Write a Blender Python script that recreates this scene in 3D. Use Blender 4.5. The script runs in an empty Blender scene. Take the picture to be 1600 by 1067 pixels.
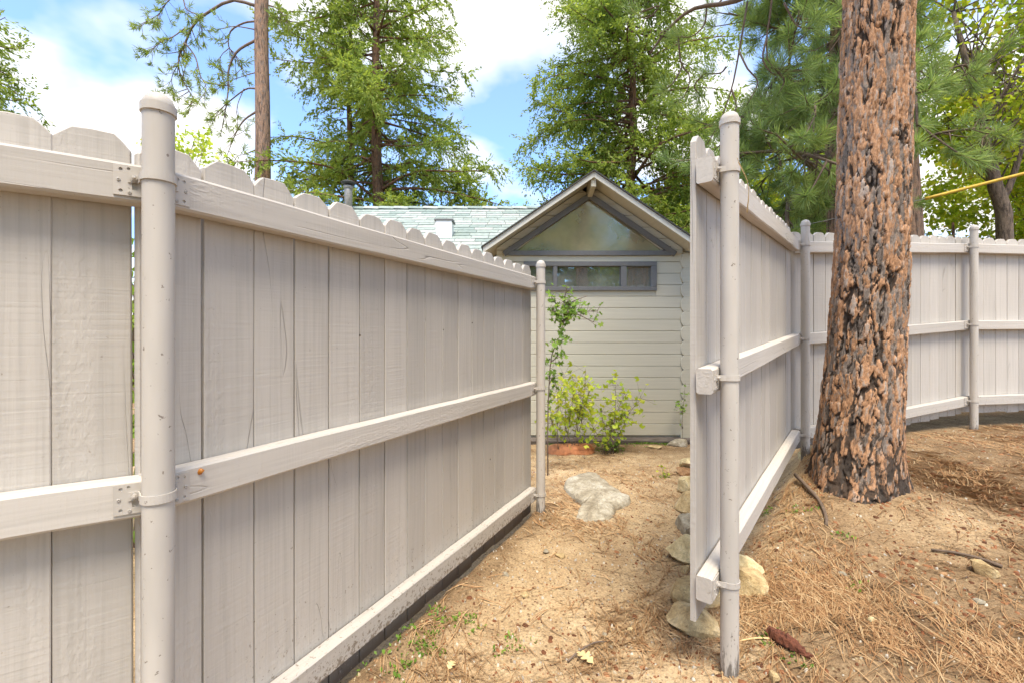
import bpy, math, random
import numpy as np
from mathutils import Matrix, Vector

R = math.radians
sc = bpy.context.scene
rng = np.random.default_rng(7)
random.seed(7)

# ------------------------------------------------------------------ camera
CAM_Z = 1.30
FPX = 711.0                                  # focal length in photo pixels (16 mm on 36 mm)
cam_data = bpy.data.cameras.new("camera")
cam = bpy.data.objects.new("camera", cam_data)
sc.collection.objects.link(cam)
cam.location = (0, 0, CAM_Z)
cam.rotation_euler = (R(90), 0, 0)
cam_data.lens = 16.0
cam_data.sensor_width = 36.0
cam_data.shift_y = -11.5 / 1600.0
cam_data.clip_start = 0.05
cam_data.clip_end = 2000
sc.camera = cam

# ------------------------------------------------------------------ sky, sun, exposure
SUN_EL, SUN_AZ = 66.0, 174.0                 # azimuth clockwise from +Y
world = bpy.data.worlds.new("World")
sc.world = world
world.use_nodes = True
nt = world.node_tree
nt.nodes.clear()
N = nt.nodes.new
L = nt.links.new
wout = N("ShaderNodeOutputWorld")
bg = N("ShaderNodeBackground")
bg.inputs["Strength"].default_value = 0.14
sky = N("ShaderNodeTexSky")
sky.sky_type = 'NISHITA'
sky.sun_disc = False
sky.sun_elevation = R(SUN_EL)
sky.sun_rotation = R(SUN_AZ)
sky.altitude = 1600
sky.air_density = 1.0
sky.dust_density = 1.2
tc = N("ShaderNodeTexCoord")
sep = N("ShaderNodeSeparateXYZ")
L(tc.outputs["Generated"], sep.inputs[0])
zc = N("ShaderNodeMath"); zc.operation = 'MAXIMUM'; zc.inputs[1].default_value = 0.0
L(sep.outputs[2], zc.inputs[0])
za = N("ShaderNodeMath"); za.operation = 'ADD'; za.inputs[1].default_value = 0.35
L(zc.outputs[0], za.inputs[0])
dx = N("ShaderNodeMath"); dx.operation = 'DIVIDE'
dy = N("ShaderNodeMath"); dy.operation = 'DIVIDE'
L(sep.outputs[0], dx.inputs[0]); L(za.outputs[0], dx.inputs[1])
L(sep.outputs[1], dy.inputs[0]); L(za.outputs[0], dy.inputs[1])
comb = N("ShaderNodeCombineXYZ")
L(dx.outputs[0], comb.inputs[0]); L(dy.outputs[0], comb.inputs[1])
comb.inputs[2].default_value = 15.5
cn = N("ShaderNodeTexNoise")
cn.inputs["Scale"].default_value = 2.3
cn.inputs["Detail"].default_value = 5.0
cn.inputs["Roughness"].default_value = 0.47
cn.inputs["Distortion"].default_value = 0.0
L(comb.outputs[0], cn.inputs["Vector"])
cr = N("ShaderNodeValToRGB")
cr.color_ramp.elements[0].position = 0.45
cr.color_ramp.elements[0].color = (0.16, 0.16, 0.16, 1)
cr.color_ramp.elements[1].position = 0.59
cr.color_ramp.elements[1].color = (1, 1, 1, 1)
L(cn.outputs["Fac"], cr.inputs[0])
cmix = N("ShaderNodeMixRGB")
cmix.inputs[2].default_value = (3.2, 3.16, 3.12, 1)
L(cr.outputs[0], cmix.inputs[0])
skg = N("ShaderNodeMixRGB"); skg.blend_type = 'MULTIPLY'; skg.inputs[0].default_value = 1.0
skg.inputs[2].default_value = (0.52, 0.82, 1.10, 1)
L(sky.outputs[0], skg.inputs[1])
L(skg.outputs[0], cmix.inputs[1])
L(cmix.outputs[0], bg.inputs["Color"])
L(bg.outputs[0], wout.inputs[0])

sun_d = bpy.data.lights.new("sun", 'SUN')
sun_d.energy = 2.0
sun_d.angle = R(24)
sun_d.color = (1.0, 0.92, 0.80)
sun = bpy.data.objects.new("sun", sun_d)
sc.collection.objects.link(sun)
sd = Vector((math.sin(R(SUN_AZ)) * math.cos(R(SUN_EL)), math.cos(R(SUN_AZ)) * math.cos(R(SUN_EL)), math.sin(R(SUN_EL))))
sun.rotation_euler = sd.to_track_quat('Z', 'Y').to_euler()
sun.location = sd * 60

sc.view_settings.view_transform = 'Standard'
sc.view_settings.look = 'None'
sc.view_settings.exposure = 1.70
sc.view_settings.gamma = 1.0
sc.view_settings.use_curve_mapping = False
sc.render.engine = 'CYCLES'
sc.cycles.max_bounces = 6
sc.cycles.diffuse_bounces = 3
sc.cycles.transparent_max_bounces = 12
sc.cycles.use_denoising = True
sc.cycles.use_adaptive_sampling = True
sc.cycles.adaptive_threshold = 0.02
sc.cycles.caustics_reflective = False
sc.cycles.caustics_refractive = False


def at(px, py, Y):
    return Vector(((px - 800) / FPX * Y, Y, CAM_Z - (py - 522) / FPX * Y))


# ------------------------------------------------------------------ small maths
def sstep(a, b, x):
    t = np.clip((np.asarray(x, float) - a) / (b - a), 0, 1)
    return t * t * (3 - 2 * t)


def _hash(ix, iy, seed):
    h = (ix.astype(np.int64) * 374761393 + iy.astype(np.int64) * 668265263 + seed * 974711) & 0x7fffffff
    h = ((h ^ (h >> 13)) * 1274126177) & 0x7fffffff
    h = h ^ (h >> 16)
    return (h & 0xffffff) / float(0xffffff)


def vnoise(x, y, seed=0):
    x = np.asarray(x, float); y = np.asarray(y, float)
    ix = np.floor(x).astype(np.int64); iy = np.floor(y).astype(np.int64)
    fx = x - ix; fy = y - iy
    fx = fx * fx * (3 - 2 * fx); fy = fy * fy * (3 - 2 * fy)
    a = _hash(ix, iy, seed); b = _hash(ix + 1, iy, seed)
    c = _hash(ix, iy + 1, seed); d = _hash(ix + 1, iy + 1, seed)
    return (a * (1 - fx) + b * fx) * (1 - fy) + (c * (1 - fx) + d * fx) * fy


def fbm(x, y, seed=0, octv=4):
    s = 0; a = 0.5; t = 0
    for o in range(octv):
        s = s + a * vnoise(x, y, seed + o * 17); t += a
        x = np.asarray(x) * 2.03; y = np.asarray(y) * 2.03; a *= 0.5
    return s / t


# ------------------------------------------------------------------ object helpers
W = {}


def link(o, parent=None, world=None):
    sc.collection.objects.link(o)
    m = world if world is not None else Matrix.Identity(4)
    W[o.name] = m.copy()
    if parent is not None:
        o.parent = parent
        o.matrix_basis = W[parent.name].inverted() @ m
    else:
        o.matrix_basis = m
    return o


def tag(o, label=None, cat=None, group=None, kind=None):
    if label: o["label"] = label
    if cat: o["category"] = cat
    if group: o["group"] = group
    if kind: o["kind"] = kind
    return o


def thing(name, loc, label, cat, group=None):
    o = bpy.data.objects.new(name, None)
    o.empty_display_size = 0.1
    link(o, None, Matrix.Translation(Vector(loc)))
    return tag(o, label, cat, group)


def mesh(name, verts, faces, mat, smooth=False):
    me = bpy.data.meshes.new(name)
    if isinstance(verts, np.ndarray) and isinstance(faces, np.ndarray):
        nv, (nf, k) = len(verts), faces.shape
        me.vertices.add(nv)
        me.vertices.foreach_set("co", verts.astype(np.float32).ravel())
        me.loops.add(nf * k)
        me.loops.foreach_set("vertex_index", faces.astype(np.int32).ravel())
        me.polygons.add(nf)
        me.polygons.foreach_set("loop_start", np.arange(0, nf * k, k, dtype=np.int32))
        me.update(calc_edges=True)
        me.validate()
    else:
        me.from_pydata([tuple(v) for v in verts], [], [tuple(f) for f in faces])
        me.update()
    if smooth:
        me.polygons.foreach_set("use_smooth", [True] * len(me.polygons))
        if smooth is not True:
            me.set_sharp_from_angle(angle=R(smooth))
    if mat is not None:
        me.materials.append(mat)
    return me


def obj(name, verts, faces, mat, parent=None, world=None, smooth=False):
    return link(bpy.data.objects.new(name, mesh(name, verts, faces, mat, smooth)), parent, world)


def inst(name, me, parent=None, world=None):
    return link(bpy.data.objects.new(name, me), parent, world)


def merge(parts):
    V, F, n = [], [], 0
    for v, f in parts:
        V.extend([tuple(p) for p in v]); F.extend([tuple(i + n for i in q) for q in f]); n += len(v)
    return V, F


def frame(origin, xdir, ydir, zdir):
    m = Matrix.Identity(4)
    for i, d in enumerate((xdir, ydir, zdir)):
        d = Vector(d)
        for r in range(3):
            m[r][i] = d[r]
    m.translation = Vector(origin)
    return m


def box(x0, x1, y0, y1, z0, z1):
    v = [(x0, y0, z0), (x1, y0, z0), (x1, y1, z0), (x0, y1, z0), (x0, y0, z1), (x1, y0, z1), (x1, y1, z1), (x0, y1, z1)]
    f = [(0, 3, 2, 1), (4, 5, 6, 7), (0, 1, 5, 4), (1, 2, 6, 5), (2, 3, 7, 6), (3, 0, 4, 7)]
    return v, f


def inset_poly(poly, d):
    n = len(poly); out = []
    for i in range(n):
        p0 = Vector(poly[i - 1]); p1 = Vector(poly[i]); p2 = Vector(poly[(i + 1) % n])
        e1 = (p1 - p0); e2 = (p2 - p1)
        if e1.length < 1e-7 or e2.length < 1e-7:
            out.append(p1); continue
        e1.normalize(); e2.normalize()
        n1 = Vector((-e1.y, e1.x)); n2 = Vector((-e2.y, e2.x))
        b = n1 + n2
        if b.length < 1e-6:
            b = n1.copy()
        b.normalize()
        out.append(p1 + b * (d / max(0.35, b.dot(n1))))
    return out


def prism(poly, t, ch=0.003):
    """poly: counter-clockwise (x,z) outline; front face at y=0, back at y=+t, chamfered front edge."""
    n = len(poly)
    ins = inset_poly(poly, ch)
    V = [(p[0], 0.0, p[1]) for p in ins] + [(p[0], ch, p[1]) for p in poly] + [(p[0], t, p[1]) for p in poly]
    F = [tuple(range(n)), tuple(range(3 * n - 1, 2 * n - 1, -1))]
    for i in range(n):
        j = (i + 1) % n
        F.append((n + i, n + j, j, i))
        F.append((2 * n + i, 2 * n + j, n + j, n + i))
    return V, F


def clip_half(poly, a, b, c):
    """keep a*x+b*z<=c"""
    out = []
    for i in range(len(poly)):
        p = poly[i]; q = poly[(i + 1) % len(poly)]
        dp = a * p[0] + b * p[1] - c; dq = a * q[0] + b * q[1] - c
        if dp <= 0: out.append(p)
        if dp * dq < 0:
            t = dp / (dp - dq)
            out.append((p[0] + t * (q[0] - p[0]), p[1] + t * (q[1] - p[1])))
    return out


def area(poly):
    return 0.5 * abs(sum(poly[i][0] * poly[(i + 1) % len(poly)][1] - poly[(i + 1) % len(poly)][0] * poly[i][1] for i in range(len(poly)))) if len(poly) > 2 else 0


def lathe(prof, seg=24):
    V, F = [], []
    for r, z in prof:
        for k in range(seg):
            a = 2 * math.pi * k / seg
            V.append((r * math.cos(a), r * math.sin(a), z))
    for i in range(len(prof) - 1):
        for k in range(seg):
            k2 = (k + 1) % seg
            F.append((i * seg + k, i * seg + k2, (i + 1) * seg + k2, (i + 1) * seg + k))
    F.append(tuple(range(seg - 1, -1, -1)))
    b = (len(prof) - 1) * seg
    F.append(tuple(range(b, b + seg)))
    return V, F


def tube(pts, radii, sides=6, cap=True):
    pts = [Vector(p) for p in pts]
    V, F = [], []
    up = Vector((0.13, 0.31, 0.94))
    n = len(pts)
    for i, p in enumerate(pts):
        t = (pts[min(i + 1, n - 1)] - pts[max(i - 1, 0)])
        if t.length < 1e-9: t = Vector((0, 0, 1))
        t.normalize()
        a = t.cross(up)
        if a.length < 1e-3: a = t.cross(Vector((1, 0, 0)))
        a.normalize(); b = t.cross(a)
        r = radii[i] if hasattr(radii, '__len__') else radii
        for k in range(sides):
            w = 2 * math.pi * k / sides
            V.append(p + a * (r * math.cos(w)) + b * (r * math.sin(w)))
    for i in range(n - 1):
        for k in range(sides):
            k2 = (k + 1) % sides
            F.append((i * sides + k, i * sides + k2, (i + 1) * sides + k2, (i + 1) * sides + k))
    if cap:
        F.append(tuple(range(sides - 1, -1, -1)))
        F.append(tuple(range((n - 1) * sides, n * sides)))
    return V, F


def curve_pts(ctrl, n):
    """Catmull-Rom through control points."""
    c = [Vector(p) for p in ctrl]
    c = [c[0] * 2 - c[1]] + c + [c[-1] * 2 - c[-2]]
    out = []
    segs = len(c) - 3
    for i in range(n):
        u = i / (n - 1) * segs
        k = min(int(u), segs - 1); t = u - k
        p0, p1, p2, p3 = c[k:k + 4]
        out.append(0.5 * ((2 * p1) + (p2 - p0) * t + (2 * p0 - 5 * p1 + 4 * p2 - p3) * t * t + (3 * p1 - p0 - 3 * p2 + p3) * t ** 3))
    return out


def unit(a):
    return a / np.maximum(np.linalg.norm(a, axis=-1, keepdims=True), 1e-9)


def diamonds(c, d, nrm, ln, wd, mid=0.45, fold=0.0):
    """leaf shaped quads: base at c, pointing along d, in the plane with normal nrm."""
    c = np.asarray(c); d = unit(np.asarray(d)); s = unit(np.cross(d, nrm)); nn = np.cross(s, d)
    ln = np.asarray(ln).reshape(-1, 1); wd = np.asarray(wd).reshape(-1, 1)
    v = np.empty((len(c), 4, 3))
    v[:, 0] = c
    v[:, 1] = c + d * ln * mid + s * wd * 0.5 + nn * fold * wd
    v[:, 2] = c + d * ln
    v[:, 3] = c + d * ln * mid - s * wd * 0.5 + nn * fold * wd
    f = np.arange(len(c) * 4).reshape(-1, 4)
    return v.reshape(-1, 3), f


def rand_unit(n):
    return unit(rng.normal(size=(n, 3)))


# ------------------------------------------------------------------ materials
def new_mat(name):
    m = bpy.data.materials.new(name)
    m.use_nodes = True
    t = m.node_tree
    t.nodes.clear()
    out = t.nodes.new("ShaderNodeOutputMaterial")
    bs = t.nodes.new("ShaderNodeBsdfPrincipled")
    t.links.new(bs.outputs[0], out.inputs[0])
    return m, t, bs, out


class G:
    """tiny node-graph helper"""
    def __init__(s, t): s.t = t
    def n(s, typ, **kw):
        x = s.t.nodes.new(typ)
        for k, v in kw.items(): setattr(x, k, v)
        return x
    def put(s, x, i, v):
        if isinstance(v, bpy.types.NodeSocket): s.t.links.new(v, x.inputs[i])
        elif v is not None: x.inputs[i].default_value = v
    def math(s, op, a, b=None, c=None, clamp=False):
        x = s.n("ShaderNodeMath", operation=op, use_clamp=clamp)
        s.put(x, 0, a); s.put(x, 1, b)
        if c is not None: s.put(x, 2, c)
        return x.outputs[0]
    def vmath(s, op, a, b=None):
        x = s.n("ShaderNodeVectorMath", operation=op)
        s.put(x, 0, a); s.put(x, 1, b)
        return x.outputs[0]
    def mapping(s, v, scale=(1, 1, 1), rot=(0, 0, 0), loc=(0, 0, 0)):
        x = s.n("ShaderNodeMapping")
        s.put(x, 0, v); x.inputs[1].default_value = loc; x.inputs[2].default_value = rot; x.inputs[3].default_value = scale
        return x.outputs[0]
    def noise(s, v, scale, detail=3, rough=0.55, dist=0.0):
        x = s.n("ShaderNodeTexNoise")
        s.put(x, 0, v); x.inputs["Scale"].default_value = scale; x.inputs["Detail"].default_value = detail
        x.inputs["Roughness"].default_value = rough; x.inputs["Distortion"].default_value = dist
        return x.outputs["Fac"]
    def vor(s, v, scale, feature='F1', out=0):
        x = s.n("ShaderNodeTexVoronoi", feature=feature)
        s.put(x, 0, v); x.inputs["Scale"].default_value = scale
        return x.outputs[out]
    def ramp(s, f, stops, interp='LINEAR'):
        x = s.n("ShaderNodeValToRGB")
        x.color_ramp.interpolation = interp
        e = x.color_ramp.elements
        while len(e) < len(stops): e.new(0.5)
        for k, (p, col) in enumerate(stops):
            e[k].position = p
            e[k].color = (*col, 1) if hasattr(col, '__len__') else (col, col, col, 1)
        s.put(x, 0, f)
        return x.outputs[0]
    def mix(s, f, a, b, mode='MIX'):
        x = s.n("ShaderNodeMixRGB", blend_type=mode)
        s.put(x, 0, f)
        for i, v in ((1, a), (2, b)):
            if isinstance(v, tuple) and len(v) == 3: v = (*v, 1)
            s.put(x, i, v)
        return x.outputs[0]
    def bump(s, h, strength=0.4, dist=0.01, normal=None):
        x = s.n("ShaderNodeBump")
        x.inputs["Strength"].default_value = strength; x.inputs["Distance"].default_value = dist
        s.put(x, "Height", h)
        if normal is not None: s.put(x, "Normal", normal)
        return x.outputs[0]


PAINT = (0.492, 0.448, 0.396)


def paint_wood(name, axis, base=PAINT, amount=1.0):
    """old painted rough-sawn timber; axis = the local axis the grain runs along."""
    m, t, bs, out = new_mat(name)
    g = G(t)
    tcn = g.n("ShaderNodeTexCoord"); oi = g.n("ShaderNodeObjectInfo")
    off = g.n("ShaderNodeCombineXYZ")
    for k, mul in enumerate((37.0, 71.0, 53.0)):
        g.put(off, k, g.math('MULTIPLY', oi.outputs["Random"], mul))
    p = g.vmath('ADD', tcn.outputs["Object"], off.outputs[0])
    def sc3(along, across):
        return (along, across, across) if axis == 'x' else (across, across, along)
    saw = g.noise(g.mapping(p, scale=sc3(95, 3.5), rot=(0.0, 0.05, 0.03)), 1.0, 1, 0.5, 0.4)
    grain = g.noise(g.mapping(p, scale=sc3(1.6, 70)), 1.0, 3, 0.6, 0.5)
    blob = g.noise(g.mapping(p, scale=sc3(38, 95)), 1.0, 1, 0.6)
    big = g.noise(g.mapping(p, scale=sc3(1.3, 8)), 1.0, 1, 0.5)
    patch = g.ramp(big, [(0.52, 0.0), (0.64, 1.0)])
    blob = g.math('MULTIPLY', g.ramp(blob, [(0.45, 0.0), (0.62, 1.0)]), patch)
    # drying cracks that follow the grain
    cn_ = g.noise(g.mapping(p, scale=sc3(0.9, 11)), 1.0, 1, 0.5, 0.7)
    cd = g.math('ABSOLUTE', g.math('SUBTRACT', cn_, 0.5))
    crack = g.math('MULTIPLY', g.ramp(cd, [(0.0, 1.0), (0.0045, 0.0)]), g.ramp(big, [(0.36, 1.0), (0.44, 0.0)]))
    # nail holes and small knots
    vn = g.n("ShaderNodeTexVoronoi"); g.put(vn, 0, p); vn.inputs["Scale"].default_value = 5.5
    pick = g.n("ShaderNodeSeparateColor"); g.put(pick, 0, vn.outputs["Color"])
    dot = g.math('MULTIPLY', g.ramp(vn.outputs["Distance"], [(0.022, 1.0), (0.038, 0.0)]), g.math('GREATER_THAN', pick.outputs[0], 0.50))
    h = g.math('MULTIPLY', saw, 0.42)
    h = g.math('ADD', h, g.math('MULTIPLY', grain, 0.40))
    h = g.math('ADD', h, g.math('MULTIPLY', blob, 0.26))
    h = g.math('SUBTRACT', h, g.math('MULTIPLY', crack, 1.3))
    h = g.math('SUBTRACT', h, g.math('MULTIPLY', dot, 1.5))
    v = g.math('ADD', g.math('MULTIPLY', oi.outputs["Random"], 0.15), g.math('MULTIPLY', big, 0.14))
    v = g.math('ADD', v, 0.85)
    hsv = g.n("ShaderNodeHueSaturation"); hsv.inputs["Color"].default_value = (*base, 1)
    g.put(hsv, "Value", v)
    col = hsv.outputs[0]
    col = g.mix(1.0, col, g.ramp(grain, [(0.30, 0.88), (0.55, 1.0)]), 'MULTIPLY')
    col = g.mix(g.math('MULTIPLY', crack, 0.32), col, (0.12, 0.095, 0.07))
    col = g.mix(g.math('MULTIPLY', dot, 0.85), col, (0.07, 0.05, 0.04))
    # mud splashed up from the soil
    geo = g.n("ShaderNodeNewGeometry"); sp = g.n("ShaderNodeSeparateXYZ"); g.put(sp, 0, geo.outputs["Position"])
    hgt = g.math('SUBTRACT', sp.outputs[2], g.math('MULTIPLY', g.math('MINIMUM', g.math('MAXIMUM', g.math('SUBTRACT', sp.outputs[0], 0.7), 0.0), 1.7), 0.20))
    spk = g.noise(geo.outputs["Position"], 60, 2, 0.75)
    low = g.ramp(hgt, [(0.0, 0.62), (0.045, 0.48), (0.13, 0.28), (0.45, 0.15)])
    mud = g.math('MULTIPLY', g.math('SUBTRACT', low, g.math('SUBTRACT', 0.86, spk)), 9.0, clamp=True)
    col = g.mix(g.math('MULTIPLY', mud, 0.72), col, (0.15, 0.105, 0.065))
    g.put(bs, "Base Color", col)
    bs.inputs["Roughness"].default_value = 0.62
    bs.inputs["Specular IOR Level"].default_value = 0.35
    g.put(bs, "Normal", g.bump(h, 0.62 * amount, 0.0032))
    return m


def paint_metal():
    m, t, bs, out = new_mat("painted_pipe")
    g = G(t)
    tcn = g.n("ShaderNodeTexCoord"); geo = g.n("ShaderNodeNewGeometry")
    p = geo.outputs["Position"]
    n1 = g.noise(g.mapping(p, scale=(14, 14, 3)), 1.0, 3)
    fine = g.noise(p, 260, 2)
    col = g.mix(1.0, (PAINT[0] * 1.03, PAINT[1] * 1.03, PAINT[2] * 1.03), g.ramp(n1, [(0.3, 0.90), (0.7, 1.06)]), 'MULTIPLY')
    chip = g.math('MULTIPLY', g.ramp(g.noise(p, 55, 3, 0.65), [(0.665, 0.0), (0.69, 1.0)]), 0.8)
    col = g.mix(chip, col, (0.17, 0.13, 0.10))
    sp = g.n("ShaderNodeSeparateXYZ"); g.put(sp, 0, p)
    hgt = g.math('SUBTRACT', sp.outputs[2], g.math('MULTIPLY', g.math('MINIMUM', g.math('MAXIMUM', g.math('SUBTRACT', sp.outputs[0], 0.7), 0.0), 1.7), 0.20))
    low = g.ramp(hgt, [(0.0, 0.56), (0.06, 0.40), (0.22, 0.27), (0.7, 0.16)])
    scr = g.noise(g.mapping(p, scale=(70, 70, 14)), 1.0, 4, 0.7)
    mud = g.math('MULTIPLY', g.math('SUBTRACT', low, g.math('SUBTRACT', 0.92, scr)), 7.0, clamp=True)
    col = g.mix(g.math('MULTIPLY', mud, 0.85), col, (0.10, 0.085, 0.07))
    g.put(bs, "Base Color", col)
    bs.inputs["Roughness"].default_value = 0.58
    bs.inputs["Specular IOR Level"].default_value = 0.3
    g.put(bs, "Normal", g.bump(g.math('ADD', g.math('MULTIPLY', fine, 0.3), n1), 0.12, 0.003))
    return m


def plain(name, col, rough=0.6, nscale=30, namp=0.25, bump=0.15, bdist=0.004, metal=0.0, mscale=(1, 1, 1)):
    m, t, bs, out = new_mat(name)
    g = G(t)
    geo = g.n("ShaderNodeNewGeometry")
    p = g.mapping(geo.outputs["Position"], scale=mscale)
    n1 = g.noise(p, nscale, 4, 0.6)
    c = g.mix(1.0, col, g.ramp(n1, [(0.25, 1 - namp), (0.75, 1 + namp)]), 'MULTIPLY')
    g.put(bs, "Base Color", c)
    bs.inputs["Roughness"].default_value = rough
    bs.inputs["Metallic"].default_value = metal
    g.put(bs, "Normal", g.bump(n1, bump, bdist))
    return m


def leaf_mat(name, stops, trans=0.45, rough=0.5, spec=0.3):
    """colour picked per leaf (random per island) from a ramp."""
    m, t, bs, out = new_mat(name)
    g = G(t)
    geo = g.n("ShaderNodeNewGeometry")
    ri = geo.outputs["Random Per Island"]
    big = g.noise(geo.outputs["Position"], 0.9, 2)
    f = g.math('ADD', g.math('MULTIPLY', ri, 0.62), g.math('MULTIPLY', g.math('SUBTRACT', big, 0.3), 0.95), clamp=True)
    col = g.ramp(f, stops)
    g.put(bs, "Base Color", col)
    bs.inputs["Roughness"].default_value = rough
    bs.inputs["Specular IOR Level"].default_value = spec
    tr = g.n("ShaderNodeBsdfTranslucent")
    g.put(tr, 0, g.mix(1.0, col, (1.15, 1.15, 0.75), 'MULTIPLY'))
    mx = g.n("ShaderNodeMixShader"); mx.inputs[0].default_value = trans
    t.links.new(bs.outputs[0], mx.inputs[1]); t.links.new(tr.outputs[0], mx.inputs[2])
    t.links.new(mx.outputs[0], out.inputs[0])
    return m


def soil_mat():
    m, t, bs, out = new_mat("sandy_soil")
    g = G(t)
    geo = g.n("ShaderNodeNewGeometry")
    p = geo.outputs["Position"]
    big = g.noise(p, 1.3, 4, 0.6)
    med = g.noise(p, 7, 5, 0.65)
    fine = g.noise(p, 75, 4, 0.7)
    grain = g.noise(p, 320, 2, 0.7)
    attr = g.n("ShaderNodeAttribute", attribute_name="humus")
    f = g.math('ADD', g.math('MULTIPLY', big, 0.45), g.math('MULTIPLY', med, 0.55))
    sand = g.ramp(f, [(0.30, (0.34, 0.215, 0.115)), (0.48, (0.52, 0.365, 0.205)), (0.68, (0.65, 0.49, 0.30))])
    hum = g.ramp(f, [(0.30, (0.125, 0.074, 0.038)), (0.50, (0.235, 0.150, 0.080)), (0.70, (0.38, 0.265, 0.145))])
    col = g.mix(attr.outputs["Fac"], sand, hum)
    col = g.mix(1.0, col, g.ramp(fine, [(0.30, 0.50), (0.52, 1.0), (0.75, 1.25)]), 'MULTIPLY')
    col = g.mix(1.0, col, g.ramp(grain, [(0.30, 0.68), (0.70, 1.25)]), 'MULTIPLY')
    # flecks of dark litter and pale grit
    vd = g.n("ShaderNodeTexVoronoi"); g.put(vd, 0, g.mapping(p, scale=(1, 1, 1))); vd.inputs["Scale"].default_value = 48
    pk = g.n("ShaderNodeSeparateColor"); g.put(pk, 0, vd.outputs["Color"])
    fl = g.math('MULTIPLY', g.ramp(vd.outputs["Distance"], [(0.25, 1.0), (0.36, 0.0)]), g.math('GREATER_THAN', pk.outputs[0], 0.70))
    col = g.mix(g.math('MULTIPLY', fl, 0.7), col, (0.10, 0.055, 0.028))
    fl2 = g.math('MULTIPLY', g.ramp(vd.outputs["Distance"], [(0.2, 1.0), (0.3, 0.0)]), g.math('LESS_THAN', pk.outputs[0], 0.12))
    col = g.mix(g.math('MULTIPLY', fl2, 0.7), col, (0.55, 0.46, 0.34))
    g.put(bs, "Base Color", col)
    bs.inputs["Roughness"].default_value = 0.95
    bs.inputs["Specular IOR Level"].default_value = 0.1
    h = g.math('ADD', g.math('MULTIPLY', fine, 0.9), g.math('MULTIPLY', grain, 0.35))
    h = g.math('ADD', h, g.math('MULTIPLY', med, 0.8))
    h = g.math('ADD', h, g.math('MULTIPLY', fl2, 0.4))
    g.put(bs, "Normal", g.bump(h, 0.9, 0.012))
    return m


def bark_mat(name, plate, grey, dark, use_attr=True, scale=1.0):
    m, t, bs, out = new_mat(name)
    g = G(t)
    geo = g.n("ShaderNodeNewGeometry")
    p = g.mapping(geo.outputs["Position"], scale=(scale, scale, scale * 0.38))
    a = g.noise(p, 17, 4, 0.7)
    b = g.noise(p, 42, 4, 0.75)
    fine = g.noise(p, 150, 2, 0.7)
    col = g.ramp(a, [(0.38, grey), (0.50, plate), (0.66, tuple(min(1, c * 1.4) for c in plate))])
    col = g.mix(g.ramp(b, [(0.52, 0.0), (0.66, 0.9)]), col, grey)
    col = g.mix(1.0, col, g.ramp(fine, [(0.25, 0.55), (0.55, 1.0), (0.8, 1.3)]), 'MULTIPLY')
    if use_attr:
        pa_ = g.n("ShaderNodeAttribute", attribute_name="plate")
        q_ = g.math('ADD', pa_.outputs["Fac"], g.math('MULTIPLY', g.math('SUBTRACT', a, 0.5), 0.9))
        col = g.ramp(q_, [(0.22, tuple(c * 0.62 for c in grey)), (0.38, grey), (0.50, plate), (0.68, tuple(min(1, c * 1.5) for c in plate)), (0.85, tuple(c * 1.5 for c in grey))])
        col = g.mix(1.0, col, g.ramp(fine, [(0.25, 0.6), (0.55, 1.0), (0.8, 1.3)]), 'MULTIPLY')
        at_ = g.n("ShaderNodeAttribute", attribute_name="crust")
        k = g.math('ADD', at_.outputs["Fac"], g.math('MULTIPLY', g.math('SUBTRACT', b, 0.5), 0.9))
        col = g.mix(g.ramp(k, [(0.36, 0.0), (0.56, 0.92)]), col, dark)
    else:
        fur = g.noise(g.mapping(geo.outputs["Position"], scale=(scale, scale, scale * 0.16)), 26, 3, 0.6)
        col = g.mix(g.ramp(fur, [(0.40, 0.85), (0.48, 0.0)]), col, dark)
    g.put(bs, "Base Color", col)
    bs.inputs["Roughness"].default_value = 0.9
    bs.inputs["Specular IOR Level"].default_value = 0.15
    h = g.math('ADD', g.math('MULTIPLY', b, 0.6), g.math('MULTIPLY', fine, 0.5))
    if not use_attr: h = g.math('ADD', h, fur)
    g.put(bs, "Normal", g.bump(h, 0.9, 0.010 if use_attr else 0.03))
    return m


def stone_mat(name, a, b, c):
    m, t, bs, out = new_mat(name)
    g = G(t)
    tcn = g.n("ShaderNodeTexCoord")
    p = tcn.outputs["Object"]
    n1 = g.noise(p, 7, 5, 0.65, 0.4)
    n2 = g.noise(p, 45, 4, 0.7)
    n3 = g.noise(p, 190, 2, 0.7)
    col = g.ramp(n1, [(0.33, a), (0.52, b), (0.68, c)])
    col = g.mix(1.0, col, g.ramp(n2, [(0.28, 0.62), (0.55, 1.0), (0.8, 1.15)]), 'MULTIPLY')
    col = g.mix(1.0, col, g.ramp(n3, [(0.3, 0.80), (0.7, 1.12)]), 'MULTIPLY')
    g.put(bs, "Base Color", col)
    bs.inputs["Roughness"].default_value = 0.9
    bs.inputs["Specular IOR Level"].default_value = 0.2
    g.put(bs, "Normal", g.bump(g.math('ADD', n1, g.math('ADD', g.math('MULTIPLY', n2, 0.8), g.math('MULTIPLY', n3, 0.3))), 0.7, 0.012))
    return m


def island_mat(name, stops, rough=0.8):
    m, t, bs, out = new_mat(name)
    g = G(t)
    geo = g.n("ShaderNodeNewGeometry")
    g.put(bs, "Base Color", g.ramp(geo.outputs["Random Per Island"], stops))
    bs.inputs["Roughness"].default_value = rough
    bs.inputs["Specular IOR Level"].default_value = 0.2
    return m


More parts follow.
